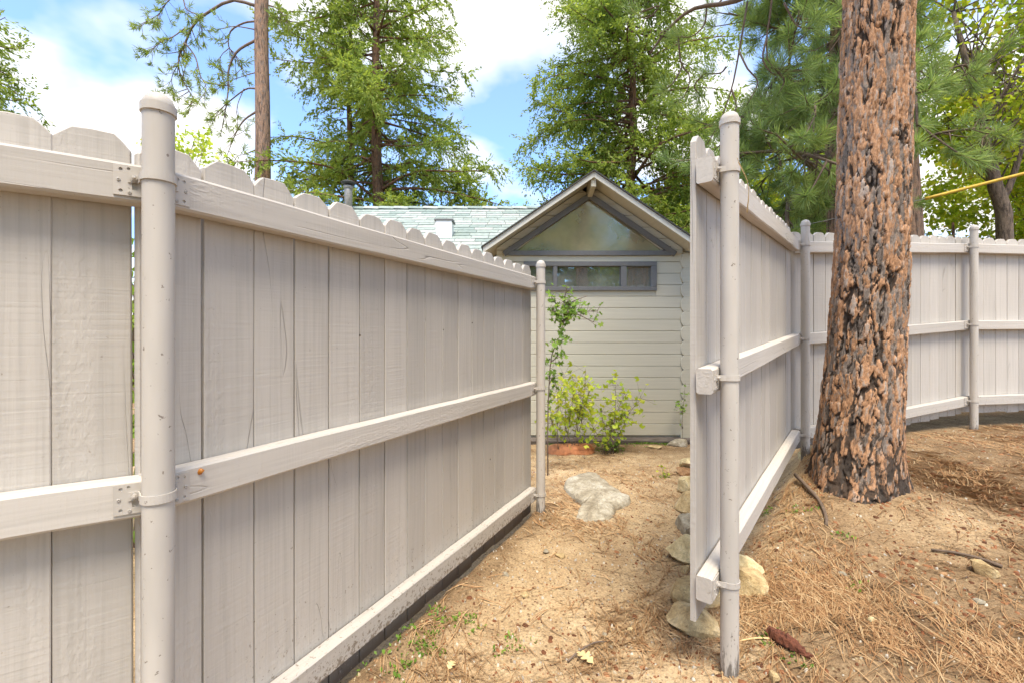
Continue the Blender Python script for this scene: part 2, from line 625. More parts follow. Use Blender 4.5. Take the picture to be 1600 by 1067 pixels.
def glass_mat(name, refl, rough, tint, refl_paint=0.1, refl_paint_col=(0.45, 0.42, 0.30)):
    m, t, bs, out = new_mat(name)
    g = G(t)
    t.nodes.remove(bs)
    gl = g.n("ShaderNodeBsdfGlossy"); gl.inputs["Color"].default_value = (0.92, 0.93, 0.90, 1)
    geo = g.n("ShaderNodeNewGeometry")
    wav = g.noise(geo.outputs["Position"], 2.2, 2)
    gl.inputs["Roughness"].default_value = rough
    g.put(gl, "Normal", g.bump(wav, 0.05, 0.05))
    tr = g.n("ShaderNodeBsdfTransparent"); tr.inputs["Color"].default_value = (*tint, 1)
    fr = g.n("ShaderNodeFresnel"); fr.inputs["IOR"].default_value = 1.5
    fac = g.math('ADD', fr.outputs[0], refl, clamp=True)
    mx = g.n("ShaderNodeMixShader"); g.put(mx, 0, fac)
    t.links.new(tr.outputs[0], mx.inputs[1]); t.links.new(gl.outputs[0], mx.inputs[2])
    df = g.n("ShaderNodeBsdfDiffuse"); df.inputs["Color"].default_value = (*refl_paint_col, 1)  # diffuse colour painted in for bright reflections, along with the haze of dull glass
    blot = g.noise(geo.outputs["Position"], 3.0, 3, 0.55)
    m2 = g.n("ShaderNodeMixShader"); g.put(m2, 0, g.math('MULTIPLY', refl_paint, g.ramp(blot, [(0.3, 0.55), (0.7, 1.2)])))
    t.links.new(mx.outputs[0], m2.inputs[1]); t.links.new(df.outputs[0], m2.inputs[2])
    t.links.new(m2.outputs[0], out.inputs[0])
    return m


M = {}
M['board'] = paint_wood("painted_board", 'z')
M['rail'] = paint_wood("painted_rail", 'x', tuple(c * 1.06 for c in PAINT), 1.0)
M['pipe'] = paint_metal()
M['bolt'] = plain("painted_bolt", tuple(c * 0.9 for c in PAINT), 0.5, 200, 0.35, 0.2, 0.001)
M['soil'] = soil_mat()
M['bark'] = bark_mat("pine_bark", (0.36, 0.20, 0.110), (0.29, 0.235, 0.195), (0.055, 0.043, 0.035))
M['bark_far'] = bark_mat("far_bark", (0.36, 0.225, 0.15), (0.28, 0.215, 0.175), (0.10, 0.07, 0.055), False, 1.0)
M['bark_cedar'] = bark_mat("cedar_bark", (0.235, 0.125, 0.075), (0.19, 0.125, 0.09), (0.065, 0.04, 0.028), False, 1.0)
M['bark_oak'] = bark_mat("oak_bark", (0.22, 0.165, 0.12), (0.185, 0.145, 0.115), (0.075, 0.058, 0.047), False, 1.3)
M['twig'] = plain("twig_bark", (0.16, 0.115, 0.085), 0.9, 20, 0.35)
M['twig_dark'] = plain("dark_twig", (0.13, 0.09, 0.062), 0.9, 40, 0.4)
M['cedar'] = leaf_mat("cedar_foliage", [(0.0, (0.12, 0.17, 0.035)), (0.40, (0.23, 0.31, 0.06)), (0.75, (0.35, 0.42, 0.085)), (1.0, (0.45, 0.47, 0.14))], 0.55)
M['pine'] = leaf_mat("pine_needles", [(0.0, (0.12, 0.18, 0.06)), (0.5, (0.24, 0.34, 0.11)), (0.85, (0.36, 0.42, 0.15)), (1.0, (0.46, 0.40, 0.18))], 0.5)
M['pine_blue'] = leaf_mat("dark_pine_needles", [(0.0, (0.13, 0.20, 0.07)), (0.6, (0.26, 0.36, 0.125)), (1.0, (0.40, 0.46, 0.15))], 0.5)
M['maple'] = leaf_mat("yellow_green_leaves", [(0.0, (0.16, 0.25, 0.025)), (0.45, (0.33, 0.42, 0.035)), (0.80, (0.48, 0.48, 0.05)), (0.93, (0.50, 0.36, 0.04)), (1.0, (0.58, 0.26, 0.04))], 0.65)
M['yellow'] = leaf_mat("yellow_leaves", [(0.0, (0.30, 0.28, 0.03)), (0.5, (0.55, 0.42, 0.04)), (1.0, (0.68, 0.50, 0.06))], 0.5)
M['green'] = leaf_mat("green_leaves", [(0.0, (0.12, 0.20, 0.03)), (0.5, (0.24, 0.36, 0.055)), (1.0, (0.38, 0.46, 0.08))], 0.5)
M['vine'] = leaf_mat("vine_leaves", [(0.0, (0.10, 0.19, 0.03)), (0.5, (0.21, 0.35, 0.05)), (1.0, (0.36, 0.48, 0.09))], 0.4)
M['currant'] = leaf_mat("currant_leaves", [(0.0, (0.24, 0.36, 0.040)), (0.5, (0.45, 0.55, 0.055)), (0.85, (0.64, 0.64, 0.08)), (1.0, (0.70, 0.55, 0.24))], 0.45)
M['weed'] = leaf_mat("weed_leaves", [(0.0, (0.08, 0.16, 0.02)), (0.6, (0.18, 0.30, 0.04)), (1.0, (0.30, 0.36, 0.06))], 0.35)
M['siding'] = plain("painted_siding", (0.50, 0.47, 0.375), 0.6, 3, 0.07, 0.25, 0.003, mscale=(0.5, 1, 22))
M['fascia'] = plain("painted_fascia", (0.56, 0.55, 0.49), 0.55, 18, 0.08, 0.1, 0.002)
M['trim'] = plain("grey_trim", (0.130, 0.130, 0.132), 0.5, 25, 0.12, 0.1, 0.002)
M['shingle'] = plain("green_grey_shingle", (0.285, 0.335, 0.305), 0.85, 14, 0.30, 0.4, 0.004)
M['shingle_dark'] = plain("roof_edge", (0.05, 0.05, 0.048), 0.8, 30, 0.2)
M['sill'] = plain("weathered_timber", (0.13, 0.105, 0.085), 0.9, 10, 0.5, 0.8, 0.012, mscale=(0.5, 4, 9))
M['room'] = plain("room_paint", (0.42, 0.34, 0.22), 0.8, 2, 0.1)
M['blind'] = plain("window_blind", (0.62, 0.62, 0.58), 0.7, 3, 0.05)
M['terracotta'] = plain("terracotta", (0.50, 0.20, 0.085), 0.8, 26, 0.30, 0.4, 0.006)
M['glass'] = glass_mat("window_glass", 0.30, 0.02, (0.80, 0.84, 0.78), 0.26, (0.48, 0.50, 0.44))  # pale diffuse share paints a brighter reflection into the strip panes
M['glass_hazy_refl'] = glass_mat("hazy_glass_painted_refl", 0.34, 0.09, (0.80, 0.80, 0.66), 0.50, (0.52, 0.46, 0.26))  # tan diffuse share paints the olive tree reflection into the hazy pane
M['skylight'] = plain("skylight_dome", (0.86, 0.87, 0.88), 0.25, 2, 0.03, 0.0)
M['yellow_plastic'] = plain("yellow_plastic", (0.50, 0.32, 0.02), 0.55, 12, 0.25)
M['wire'] = plain("galvanised_wire", (0.20, 0.20, 0.19), 0.5, 60, 0.2, metal=0.6)
M['flue'] = plain("flue_metal", (0.30, 0.28, 0.25), 0.5, 20, 0.3, metal=0.4)
M['stone_tan'] = stone_mat("tan_stone", (0.36, 0.24, 0.11), (0.56, 0.415, 0.215), (0.67, 0.54, 0.335))
M['stone_cream'] = stone_mat("cream_stone", (0.46, 0.34, 0.17), (0.70, 0.57, 0.32), (0.78, 0.69, 0.46))
M['stone_grey'] = stone_mat("grey_granite", (0.25, 0.205, 0.14), (0.42, 0.365, 0.27), (0.58, 0.53, 0.43))
M['stone_red'] = stone_mat("rusty_stone", (0.22, 0.105, 0.045), (0.36, 0.20, 0.095), (0.44, 0.28, 0.15))
M['pebbles'] = island_mat("pebble_mix", [(0.0, (0.30, 0.22, 0.12)), (0.4, (0.46, 0.36, 0.21)), (0.7, (0.34, 0.30, 0.25)), (1.0, (0.56, 0.50, 0.40))])
M['litter'] = island_mat("needle_litter", [(0.0, (0.18, 0.085, 0.038)), (0.25, (0.34, 0.18, 0.078)), (0.65, (0.46, 0.28, 0.135)), (1.0, (0.56, 0.40, 0.22))], 0.65)
M['flakes'] = island_mat("bark_flakes", [(0.0, (0.085, 0.036, 0.018)), (0.5, (0.22, 0.085, 0.038)), (0.85, (0.33, 0.16, 0.075)), (1.0, (0.40, 0.27, 0.14))], 0.85)
M['chunk'] = plain("red_bark", (0.13, 0.040, 0.018), 0.9, 70, 0.6, 0.9, 0.012)
M['dead_leaf'] = plain("dead_leaf", (0.62, 0.44, 0.21), 0.7, 60, 0.2, 0.2)
M['sap'] = plain("amber_sap", (0.55, 0.20, 0.03), 0.25, 60, 0.3)
#@@MAIN@@

# ------------------------------------------------------------------ layout (metres, camera at the origin)
P1 = Vector((-0.872, 1.123, 0)); P2 = Vector((0.213, 3.370, 0))
d1 = (P2 - P1).normalized(); n1 = Vector((d1.y, -d1.x, 0))
d0 = Vector((-0.8343, -0.5514, 0)); n0 = Vector((0.5514, -0.8343, 0))
P0 = P1 + d0 * 2.45
PA = Vector((0.829, 1.734, 0)); PB = Vector((2.430, 3.770, 0)); PC = Vector((4.690, 4.620, 0)); PD = Vector((7.080, 5.000, 0))
TRUNK = Vector((2.31, 3.08, 0))
dA = (PB - PA).normalized(); nA = Vector((dA.y, -dA.x, 0))


def ground_z(x, y):
    x = np.asarray(x, float); y = np.asarray(y, float)
    s = (x - PA.x) * nA.x + (y - PA.y) * nA.y
    t = (x - PA.x) * dA.x + (y - PA.y) * dA.y
    right = sstep(-0.30, 0.10, s)
    hr = 0.02 + 0.122 * np.clip(t, -0.4, 2.65)
    hl = -0.03 - 0.075 * sstep(3.6, 5.7, y)
    h = hl * (1 - right) + hr * right
    rt = np.hypot(x - TRUNK.x, y - TRUNK.y)
    h = h + 0.06 * np.exp(-(rt / 0.42) ** 2)
    sl = (x - P1.x) * n1.x + (y - P1.y) * n1.y
    tl = (x - P1.x) * d1.x + (y - P1.y) * d1.y
    ml = sstep(-1.5, -0.4, tl) * (1 - sstep(2.5, 2.75, tl))
    h = h + ml * (-0.075 * (1 - sstep(-0.10, -0.035, sl)) + 0.022 * np.exp(-((sl - 0.01) / 0.05) ** 2))
    near = np.exp(-((x - 1.5) ** 2 + (y - 3) ** 2) / 60)
    h = h + near * (0.030 * (fbm(x * 1.7, y * 1.7, 3, 3) - 0.5) + 0.022 * (fbm(x * 7, y * 7, 5, 3) - 0.5) + 0.010 * (fbm(x * 24, y * 24, 9, 2) - 0.5))
    return h


def gz(x, y):
    return float(ground_z(np.array([x]), np.array([y]))[0])


def humus(x, y):
    """1 where the soil is dark with rotted litter, 0 where it is bare sand."""
    s = (x - PA.x) * nA.x + (y - PA.y) * nA.y
    r = sstep(-0.05, 0.22, s) * 0.85
    sl = (x - P1.x) * n1.x + (y - P1.y) * n1.y
    edge = np.exp(-((sl - 0.0) / 0.13) ** 2) * (y < 3.6) * 0.9
    house = sstep(5.0, 5.6, y) * (x < 3) * 0.75
    bare = np.exp(-(((x - 2.35) / 0.6) ** 2 + ((y - 2.55) / 0.3) ** 2)) * 0.5
    m = np.maximum(np.maximum(r, edge), house) - bare
    return np.clip(m + 0.55 * (fbm(x * 2.3, y * 2.3, 31, 4) - 0.5), 0, 1)


def spaced(lo, hi, step, far):
    core = np.arange(lo, hi + 1e-6, step)
    g_, a, k = [], step, 0
    p = 0.0
    while p < far:
        a *= 1.22; p += a; g_.append(p)
    g_ = np.array(g_)
    return np.concatenate([lo - g_[::-1], core, hi + g_])


xs = spaced(-1.6, 5.8, 0.028, 300); ys = spaced(0.9, 6.2, 0.028, 300)
GX, GY = np.meshgrid(xs, ys)
GZ = ground_z(GX, GY)
gv = np.stack([GX, GY, GZ], -1).reshape(-1, 3)
nx_, ny_ = len(xs), len(ys)
ii = (np.arange(ny_ - 1)[:, None] * nx_ + np.arange(nx_ - 1)[None]).ravel()
gf = np.stack([ii, ii + 1, ii + nx_ + 1, ii + nx_], -1)
ground = obj("ground", gv, gf, M['soil'], smooth=True)
tag(ground, "sandy brown soil strewn with pine litter", None, None, "structure")
ha = ground.data.attributes.new("humus", 'FLOAT', 'POINT')
ha.data.foreach_set("value", humus(GX, GY).ravel().astype(np.float32))

# ------------------------------------------------------------------ fences
PR = 0.033
RAIL_T, RAIL_H = 0.058, 0.095
RF = -(PR + 0.004)                # rail front face, measured from the post centre line
BF = RF - RAIL_T - 0.002          # board front face


def board_mesh(w, z0, z1, t=0.021, ear=0.035, jit=0.0015):
    h = z1 - z0
    e = ear * random.uniform(0.85, 1.15); e2 = ear * random.uniform(0.85, 1.15)
    dz = 0.033 * random.uniform(0.8, 1.2)
    j = lambda s=jit: random.uniform(-s, s)
    poly = [(0, 0 + j(0.004)), (w, j(0.004)), (w + j(), h * 0.35), (w + j(), h * 0.7), (w, h - dz + j(0.003)), (w - e2 * 0.5, h - dz * 0.45),
            (w - e2, h + j(0.002)), (w * 0.5, h + 0.002), (e, h + j(0.002)), (e * 0.5, h - dz * 0.45), (0, h - dz + j(0.003)), (j(), h * 0.68), (j(), h * 0.33)]
    return prism(poly, t, 0.0022)


def rail_mesh(length, h=RAIL_H, t=RAIL_T, seg=12):
    b = 0.006
    V, F = [], []
    for i in range(seg + 1):
        x = length * i / seg
        dz = random.uniform(-1, 1) * 0.0014; dyy = random.uniform(-1, 1) * 0.001
        sec = [(b, 0), (0, b), (0, h - b), (b * 0.8, h), (t - b, h), (t, h - b), (t, b), (t - b, 0)]
        for y, z in sec:
            V.append((x, y + dyy + random.uniform(-1, 1) * 0.0007, z - h / 2 + dz + random.uniform(-1, 1) * 0.0008))
    for i in range(seg):
        for k in range(8):
            k2 = (k + 1) % 8
            F.append((i * 8 + k, (i + 1) * 8 + k, (i + 1) * 8 + k2, i * 8 + k2))
    F.append(tuple(range(8)))
    F.append(tuple(range(seg * 8 + 7, seg * 8 - 1, -1)))
    return V, F


def plate_with_holes():
    """steel bracket plate, front face at y=0, x 0..0.075, z +-0.036, with screw holes and a slot."""
    import bmesh
    bm = bmesh.new()
    w, hh = 0.076, 0.037
    def loop(pts):
        vs = [bm.verts.new((x, 0, z)) for x, z in pts]
        return [bm.edges.new((vs[i], vs[(i + 1) % len(vs)])) for i in range(len(vs))]
    E = loop([(0, -hh), (w, -hh), (w, hh), (0, hh)])
    holes = [(0.062, 0.026, 0.0042), (0.066, 0.0, 0.0042), (0.062, -0.026, 0.0042), (0.045, -0.029, 0.0040), (0.047, 0.029, 0.0036)]
    for cx, cz, r in holes:
        E += loop([(cx + r * math.cos(a * math.pi / 4), cz + r * math.sin(a * math.pi / 4)) for a in range(8)])
    E += loop([(0.030, -0.022), (0.040, -0.022), (0.041, 0.002), (0.029, 0.002)])
    bmesh.ops.triangle_fill(bm, use_beauty=True, use_dissolve=False, edges=E)
    bm.normal_update()
    for f in bm.faces:
        if f.normal.y > 0: f.normal_flip()
    geom = bmesh.ops.extrude_face_region(bm, geom=bm.faces[:])
    for v in geom["geom"]:
        if isinstance(v, bmesh.types.BMVert): v.co.y += 0.003
    bmesh.ops.recalc_face_normals(bm, faces=bm.faces)
    me = bpy.data.meshes.new("bracket")
    bm.to_mesh(me); bm.free()
    me.materials.append(M['pipe'])
    return me


BRACKET = plate_with_holes()


def hexbolt(r, h):
    return lathe([(r * 1.5, 0), (r * 1.5, 0.0015), (r, 0.0016), (r, h * 0.6), (r * 0.55, h * 0.62), (r * 0.5, h), (r * 0.3, h * 1.05)], 8)


BOLT = mesh("bolt", *hexbolt(0.0065, 0.011), M['bolt'])
SCREW = mesh("screw", *lathe([(0.0042, 0), (0.0040, 0.0018), (0.0022, 0.0024), (0.0018, 0.001)], 8), M['bolt'])


def post(parent, p, z0, z1, joints):
    """joints: list of (z, dirL, nL, dirR, nR): the rails on both sides of the post at that height."""
    o = obj("post", *lathe([(PR, 0), (PR, (z1 - z0) * 0.4), (PR, z1 - z0 - 0.05)], 28), M['pipe'], parent, Matrix.Translation((p.x, p.y, z0)), 35)
    c = obj("cap", *lathe([(PR + 0.001, 0.0), (PR + 0.0042, 0.0005), (PR + 0.0042, 0.0205), (PR + 0.0010, 0.0212), (PR + 0.0010, 0.0240), (PR * 0.96, 0.031), (PR * 0.83, 0.040), (PR * 0.6, 0.047), (PR * 0.3, 0.0515), (PR * 0.05, 0.053)], 28),
            M['pipe'], o, Matrix.Translation((p.x, p.y, z1 - 0.053)), 28)
    for z, dl, nl, dr, nr in joints:
        side = []
        for dd, nn in ((dl, nl), (dr, nr)):
            org = Vector((p.x, p.y, z)) + nn * (RF + 0.0036) + dd * 0.014
            inst("bracket", BRACKET, o, frame(org, dd, -nn, (0, 0, 1)))
            side.append(Vector((p.x, p.y, 0)) + nn * (RF + 0.008))
            up = frame(Vector((p.x, p.y, z + 0.006)) + nn * (RF + 0.0072) + dd * 0.049, dd, Vector((0, 0, 1)).cross(dd) if False else (0, 0, 1), nn)
            inst("bolt", BOLT, o, up)
            for (hx, hz) in ((0.066, 0.0), (0.045, -0.029)):
                inst("screw", SCREW, o, frame(Vector((p.x, p.y, z + hz)) + nn * (RF + 0.0036) + dd * (0.014 + hx), dd, (0, 0, 1), nn))
        # strap round the front of the post, with an ear on each bracket
        c2 = Vector((p.x, p.y, 0))
        r = PR + 0.0012
        def arc(rr):
            aL = math.atan2((dl * 1).y, dl.x); aR = math.atan2(dr.y, dr.x)
            f_ = (nl + nr).normalized(); aF = math.atan2(f_.y, f_.x)
            def wrap(a):
                while a > math.pi: a -= 2 * math.pi
                while a < -math.pi: a += 2 * math.pi
                return a
            l = wrap(aL - aF); q = wrap(aR - aF)
            l += math.copysign(0.12, l); q += math.copysign(0.12, q)
            return [c2 + Vector((math.cos(aF + l + (q - l) * k / 20), math.sin(aF + l + (q - l) * k / 20), 0)) * rr for k in range(21)]
        inner = [c2 + dl * 0.062 + nl * (RF + 0.0042), c2 + dl * 0.041 + nl * (RF + 0.0042)] + arc(r) + [c2 + dr * 0.041 + nr * (RF + 0.0042), c2 + dr * 0.062 + nr * (RF + 0.0042)]
        outer = [c2 + dl * 0.062 + nl * (RF + 0.0068), c2 + dl * 0.0425 + nl * (RF + 0.0068)] + arc(r + 0.0028) + [c2 + dr * 0.0425 + nr * (RF + 0.0068), c2 + dr * 0.062 + nr * (RF + 0.0068)]
        n = len(inner); hh = 0.0105
        V = [(v.x, v.y, z + s * hh + 0.006) for s in (-1, 1) for lst in (inner, outer) for v in lst]
        F = []
        for i in range(n - 1):
            a, b_, c_, d_ = i, n + i, 2 * n + i, 3 * n + i
            F += [(a, a + 1, c_ + 1, c_), (b_ + 1, b_, d_, d_ + 1), (a + 1, a, b_, b_ + 1), (c_, c_ + 1, d_ + 1, d_)]
        F += [(0, 2 * n, 3 * n, n), (n - 1, 2 * n - 1, 4 * n - 1, 3 * n - 1)]
        obj("strap", V, F, M['pipe'], o)
    return o


def bay(parent, A, B, zA, zB, s0, s1, widths, top=0.135, bot=0.145, rail_s=(0.0, None), dzr=0.0):
    """one bay between two posts: three rails and the boards nailed to their far side.
    zA/zB: heights of the (top, mid, bottom) rails at the posts."""
    d = (B - A).normalized(); n = Vector((d.y, -d.x, 0))
    Lb = (B - A).length
    r0, r1 = rail_s[0], (rail_s[1] if rail_s[1] is not None else Lb)
    for k in range(3):
        za = zA[k] + (zB[k] - zA[k]) * r0 / Lb + dzr; zb = zA[k] + (zB[k] - zA[k]) * r1 / Lb + dzr
        a = A + d * r0 + n * RF; b = A + d * r1 + n * RF
        a.z = za; b.z = zb
        x = (b - a); ln = x.length; x.normalize()
        y = -n
        obj("rail", *rail_mesh(ln), M['rail'], parent, frame(a, x, y, x.cross(y)))
    s = s0; i = 0
    while s < s1 - 0.02:
        w = widths[i] if i < len(widths) else random.uniform(0.141, 0.153)
        w = min(w, s1 - s)
        gap = random.choice((0.003, 0.0036, 0.0042, 0.0055))
        u = (s + w / 2) / Lb
        zt = zA[0] + (zB[0] - zA[0]) * u + top + random.uniform(-0.006, 0.006)
        zb = zA[2] + (zB[2] - zA[2]) * u - bot + random.uniform(-0.008, 0.008)
        o = A + d * s + n * (BF - random.uniform(0, 0.003)); o.z = zb
        y = Vector((-n.x, -n.y, 0))
        yaw = random.uniform(-0.010, 0.010)
        m = frame(o, d, y, (0, 0, 1)) @ Matrix.Rotation(yaw, 4, 'Z') @ Matrix.Rotation(random.uniform(-0.002, 0.002), 4, 'Y')
        obj("board", *board_mesh(w - gap, zb, zt), M['board'], parent, m)
        s += w; i += 1
    return d, n


# left-hand fence: two bays meeting at the big near post
zl = (1.676, 0.896, 0.113)
fl = thing("wooden_fence", (P1.x, P1.y, gz(P1.x, P1.y)), "long taupe painted board fence with domed pipe posts on the near side of the path", "fence", "taupe board fences")
seams = [0.006, 0.165, 0.321, 0.470, 0.620, 0.777, 0.929, 1.081, 1.219, 1.3675, 1.522]
wd = [b - a for a, b in zip(seams[:-1], seams[1:])]
bay(fl, P1, P2, zl, zl, 0.006, 2.56, wd, top=0.130, bot=0.165)
# the nearer bay is drawn from its far end towards post 1 so that the boards face the viewer
bay(fl, P0, P1, zl, zl, 0.1065, 2.45 - 0.056, [0.1525] * 15, top=0.130, bot=0.165, dzr=-0.003)
up_ = (0, 0, 1)
post(fl, P1, gz(P1.x, P1.y) - 0.1, 1.893, [(z, d0, n0, d1, n1) for z in zl])
post(fl, P2, gz(P2.x, P2.y) - 0.1, 1.845, [(z, -d1, n1, d1 * 0.9, n1) for z in zl])
post(fl, P0, gz(P0.x, P0.y) - 0.1, 1.893, [(z, d0, n0, -d0, n0) for z in zl])

# right-hand fence: three bays climbing the slope and turning behind the pine
zA_ = (1.915, 1.130, 0.352); zB_ = (2.032, 1.258, 0.462); zC_ = (2.178, 1.392, 0.618); zD_ = (2.19, 1.40, 0.63)
fr_ = thing("wooden_fence", (PA.x, PA.y, gz(PA.x, PA.y)), "taupe board fence with an open end, turning the corner behind the big pine trunk", "fence", "taupe board fences")
bay(fr_, PA, PB, zA_, zB_, -0.085, 2.57, [0.148, 0.150, 0.146], top=0.150, bot=0.140, rail_s=(-0.10, 2.55))
dB, nB = bay(fr_, PB, PC, zB_, zC_, -0.05, 2.41, [], top=0.128, bot=0.135, dzr=-0.003)
dC, nC = bay(fr_, PC, PD, zC_, zD_, -0.03, 2.40, [], top=0.118, bot=0.135)
post(fr_, PA, gz(PA.x, PA.y) - 0.1, 2.145, [(z, -dA, nA, dA, nA) for z in zA_])
post(fr_, PB, gz(PB.x, PB.y) - 0.1, 2.245, [(z, -dA, nA, dB, nB) for z in zB_])
post(fr_, PC, gz(PC.x, PC.y) - 0.1, 2.405, [(z, -dB, nB, dC, nC) for z in zC_])
PE = PD + Vector((2.42, 0.10, 0))
dE, nE = bay(fr_, PD, PE, zD_, zD_, -0.02, 2.42, [], top=0.118, bot=0.135, dzr=-0.003)
post(fr_, PD, gz(PD.x, PD.y) - 0.1, 2.42, [(z, -dC, nC, dE, nE) for z in zD_])
post(fr_, PE, gz(PE.x, PE.y) - 0.1, 2.42, [(z, -dE, nE, dE, nE) for z in zD_])

# bead of pine sap stuck on the middle rail
sp_ = P1 + d1 * 0.118 + n1 * (RF + 0.001); sp_.z = 0.896 + 0.028
V, F = lathe([(0.004, -0.007), (0.009, -0.004), (0.010, 0.002), (0.006, 0.008), (0.002, 0.010)], 9)
V = [(x * (1 + 0.3 * math.sin(5 * z * 90)), y * 0.7, z + 0.2 * x) for x, y, z in V]
tag(obj("sap_bead", V, F, M['sap'], None, Matrix.Translation(sp_), True), "orange bead of dried sap on the middle rail beside the near post", "sap")

# ------------------------------------------------------------------ house
YW = 5.90
SC = FPX / YW
hx = lambda px: (px - 800) / SC
hz = lambda py: CAM_Z - (py - 522) / SC
house = thing("cabin", (1.0, YW, -0.05), "beige cabin with horizontal siding and a gable holding a triangular window", "house")
XL, XR = -0.20, 2.205
XC = 1.0
SLOPE = 0.68
ROOF_Z = 3.235                     # underside apex of the gable roof at the centre line
under = lambda x: ROOF_Z - SLOPE * abs(x - XC)

TRI_B, TRI_X0, TRI_X1 = hz(400.5), hx(795), hx(1046.5)
TRI_A = hz(304)
TR_Z0, TR_Z1, TR_X0, TR_X1 = hz(455), hz(410), hx(818), hx(1024.7)
sl_t = (TRI_A - TRI_B) / ((TRI_X1 - TRI_X0) / 2 + 0.03)
pitch = 0.1491
z = hz(679.3)
fw = frame((0, YW - 0.018, 0), (1, 0, 0), (0, 1, 0), (0, 0, 1))
k = 0
while z < ROOF_Z:
    z0, z1 = z + 0.0022, z + pitch - 0.0022
    base = [(XL, z0), (XR, z0), (XR, z1), (XL, z1)]
    base = clip_half(base, SLOPE, 1, ROOF_Z - 0.01 + SLOPE * XC)
    base = clip_half(base, -SLOPE, 1, ROOF_Z - 0.01 - SLOPE * XC) if len(base) > 2 else base
    pieces = [base]
    m_ = 0.012                      # siding runs a little behind the window trim
    # cut the transom
    nxt = []
    for pl in pieces:
        if area(pl) < 1e-4: continue
        if z1 <= TR_Z0 + m_ or z0 >= TR_Z1 - m_:
            nxt.append(pl); continue
        nxt.append(clip_half(pl, 1, 0, TR_X0 + m_))
        nxt.append(clip_half(pl, -1, 0, -(TR_X1 - m_)))
        mid = clip_half(clip_half(pl, -1, 0, -(TR_X0 + m_)), 1, 0, TR_X1 - m_)
        if len(mid) > 2:
            nxt.append(clip_half(mid, 0, 1, TR_Z0 + m_))
            nxt.append(clip_half(mid, 0, -1, -(TR_Z1 - m_)))
    pieces, nxt = nxt, []
    for pl in pieces:
        if area(pl) < 1e-4: continue
        if z1 <= TRI_B + m_:
            nxt.append(pl); continue
        nxt.append(clip_half(pl, 0, 1, TRI_B + m_))
        hi = clip_half(pl, 0, -1, -(TRI_B + m_))
        if len(hi) > 2:
            # left of the left slope, right of the right slope (a little inside the trim)
            xc = (TRI_X0 + TRI_X1) / 2
            nxt.append(clip_half(hi, sl_t, -1, sl_t * xc - TRI_A + 0.03))
            nxt.append(clip_half(hi, -sl_t, -1, -sl_t * xc - TRI_A + 0.03))
    for pl in nxt:
        if area(pl) > 6e-4:
            obj("siding_board", *prism(pl, 0.018, 0.004), M['siding'], house, fw @ Matrix.Rotation(0.0, 4, 'X'))
    z += pitch; k += 1

# wall core behind the siding, with real openings
def quad_wall(polys, y, mat, name):
    V, F = [], []
    for pl in polys:
        v, f = prism(pl, 0.10, 0.0005)
        F += [tuple(i + len(V) for i in q) for q in f]; V += v
    return obj(name, V, F, mat, house, Matrix.Translation((0, y, 0)))

b_ = hz(684)
core = [[(XL + 0.01, b_), (XR - 0.01, b_), (XR - 0.01, TR_Z0), (XL + 0.01, TR_Z0)],
        [(XL + 0.01, TR_Z0), (TR_X0, TR_Z0), (TR_X0, TR_Z1), (XL + 0.01, TR_Z1)],
        [(TR_X1, TR_Z0), (XR - 0.01, TR_Z0), (XR - 0.01, TR_Z1), (TR_X1, TR_Z1)],
        [(XL + 0.01, TR_Z1), (XR - 0.01, TR_Z1), (XR - 0.01, TRI_B), (XL + 0.01, TRI_B)],
        [(XL + 0.01, TRI_B), (TRI_X0 + 0.02, TRI_B), (XC - 0.03, TRI_A), (XC - 0.03, ROOF_Z - 0.04), (XL + 0.01, under(XL) - 0.02)],
        [(TRI_X1 - 0.02, TRI_B), (XR - 0.01, TRI_B), (XR - 0.01, under(XR) - 0.02), (XC + 0.03, ROOF_Z - 0.04), (XC + 0.03, TRI_A)]]
quad_wall(core, YW + 0.004, M['siding'], "gable_wall")

# scalloped ends of the log siding on the side wall
pe = 22.5 / SC
zz = hz(690); k = 0
while zz < under(XR + 0.05) - 0.02:
    zt = min(zz + pe, under(XR + 0.10))
    ln = zt - zz
    pts = []
    for q in range(9):
        a = q / 8
        pts.append((XR - 0.002 - 0.040 * math.sin(math.pi * a) ** 0.75 + 0.010, zt - ln * a))
    pl = pts + [(XR + 0.155, zz), (XR + 0.155, zt)]
    obj("log_end", *prism(pl, 0.05, 0.004), M['siding'], house, Matrix.Translation((0, YW - 0.034, 0)))
    zz += pe
pts_l = []
side_v, side_f = merge([box(XL, XL + 0.1, YW + 0.005, 8.4, -0.1, under(XL) - 0.02), box(XR - 0.1, XR, YW + 0.02, 8.4, -0.1, under(XR) - 0.02)])
obj("side_wall", side_v, side_f, M['siding'], house)
# weathered sill timber
V, F = [], []
for i in range(25):
    x = -0.35 + i * (2.9 / 24)
    for (yy, zz_) in ((YW - 0.075, hz(691) - 0.03), (YW - 0.085, hz(686)), (YW - 0.06, hz(682.5)), (YW + 0.03, hz(682)), (YW + 0.03, hz(691) - 0.03)):
        V.append((x, yy + random.uniform(-0.008, 0.008), zz_ + random.uniform(-0.006, 0.006)))
for i in range(24):
    for q in range(5):
        q2 = (q + 1) % 5
        F.append((i * 5 + q, i * 5 + q2, (i + 1) * 5 + q2, (i + 1) * 5 + q))
obj("sill_timber", V, F, M['sill'], house)

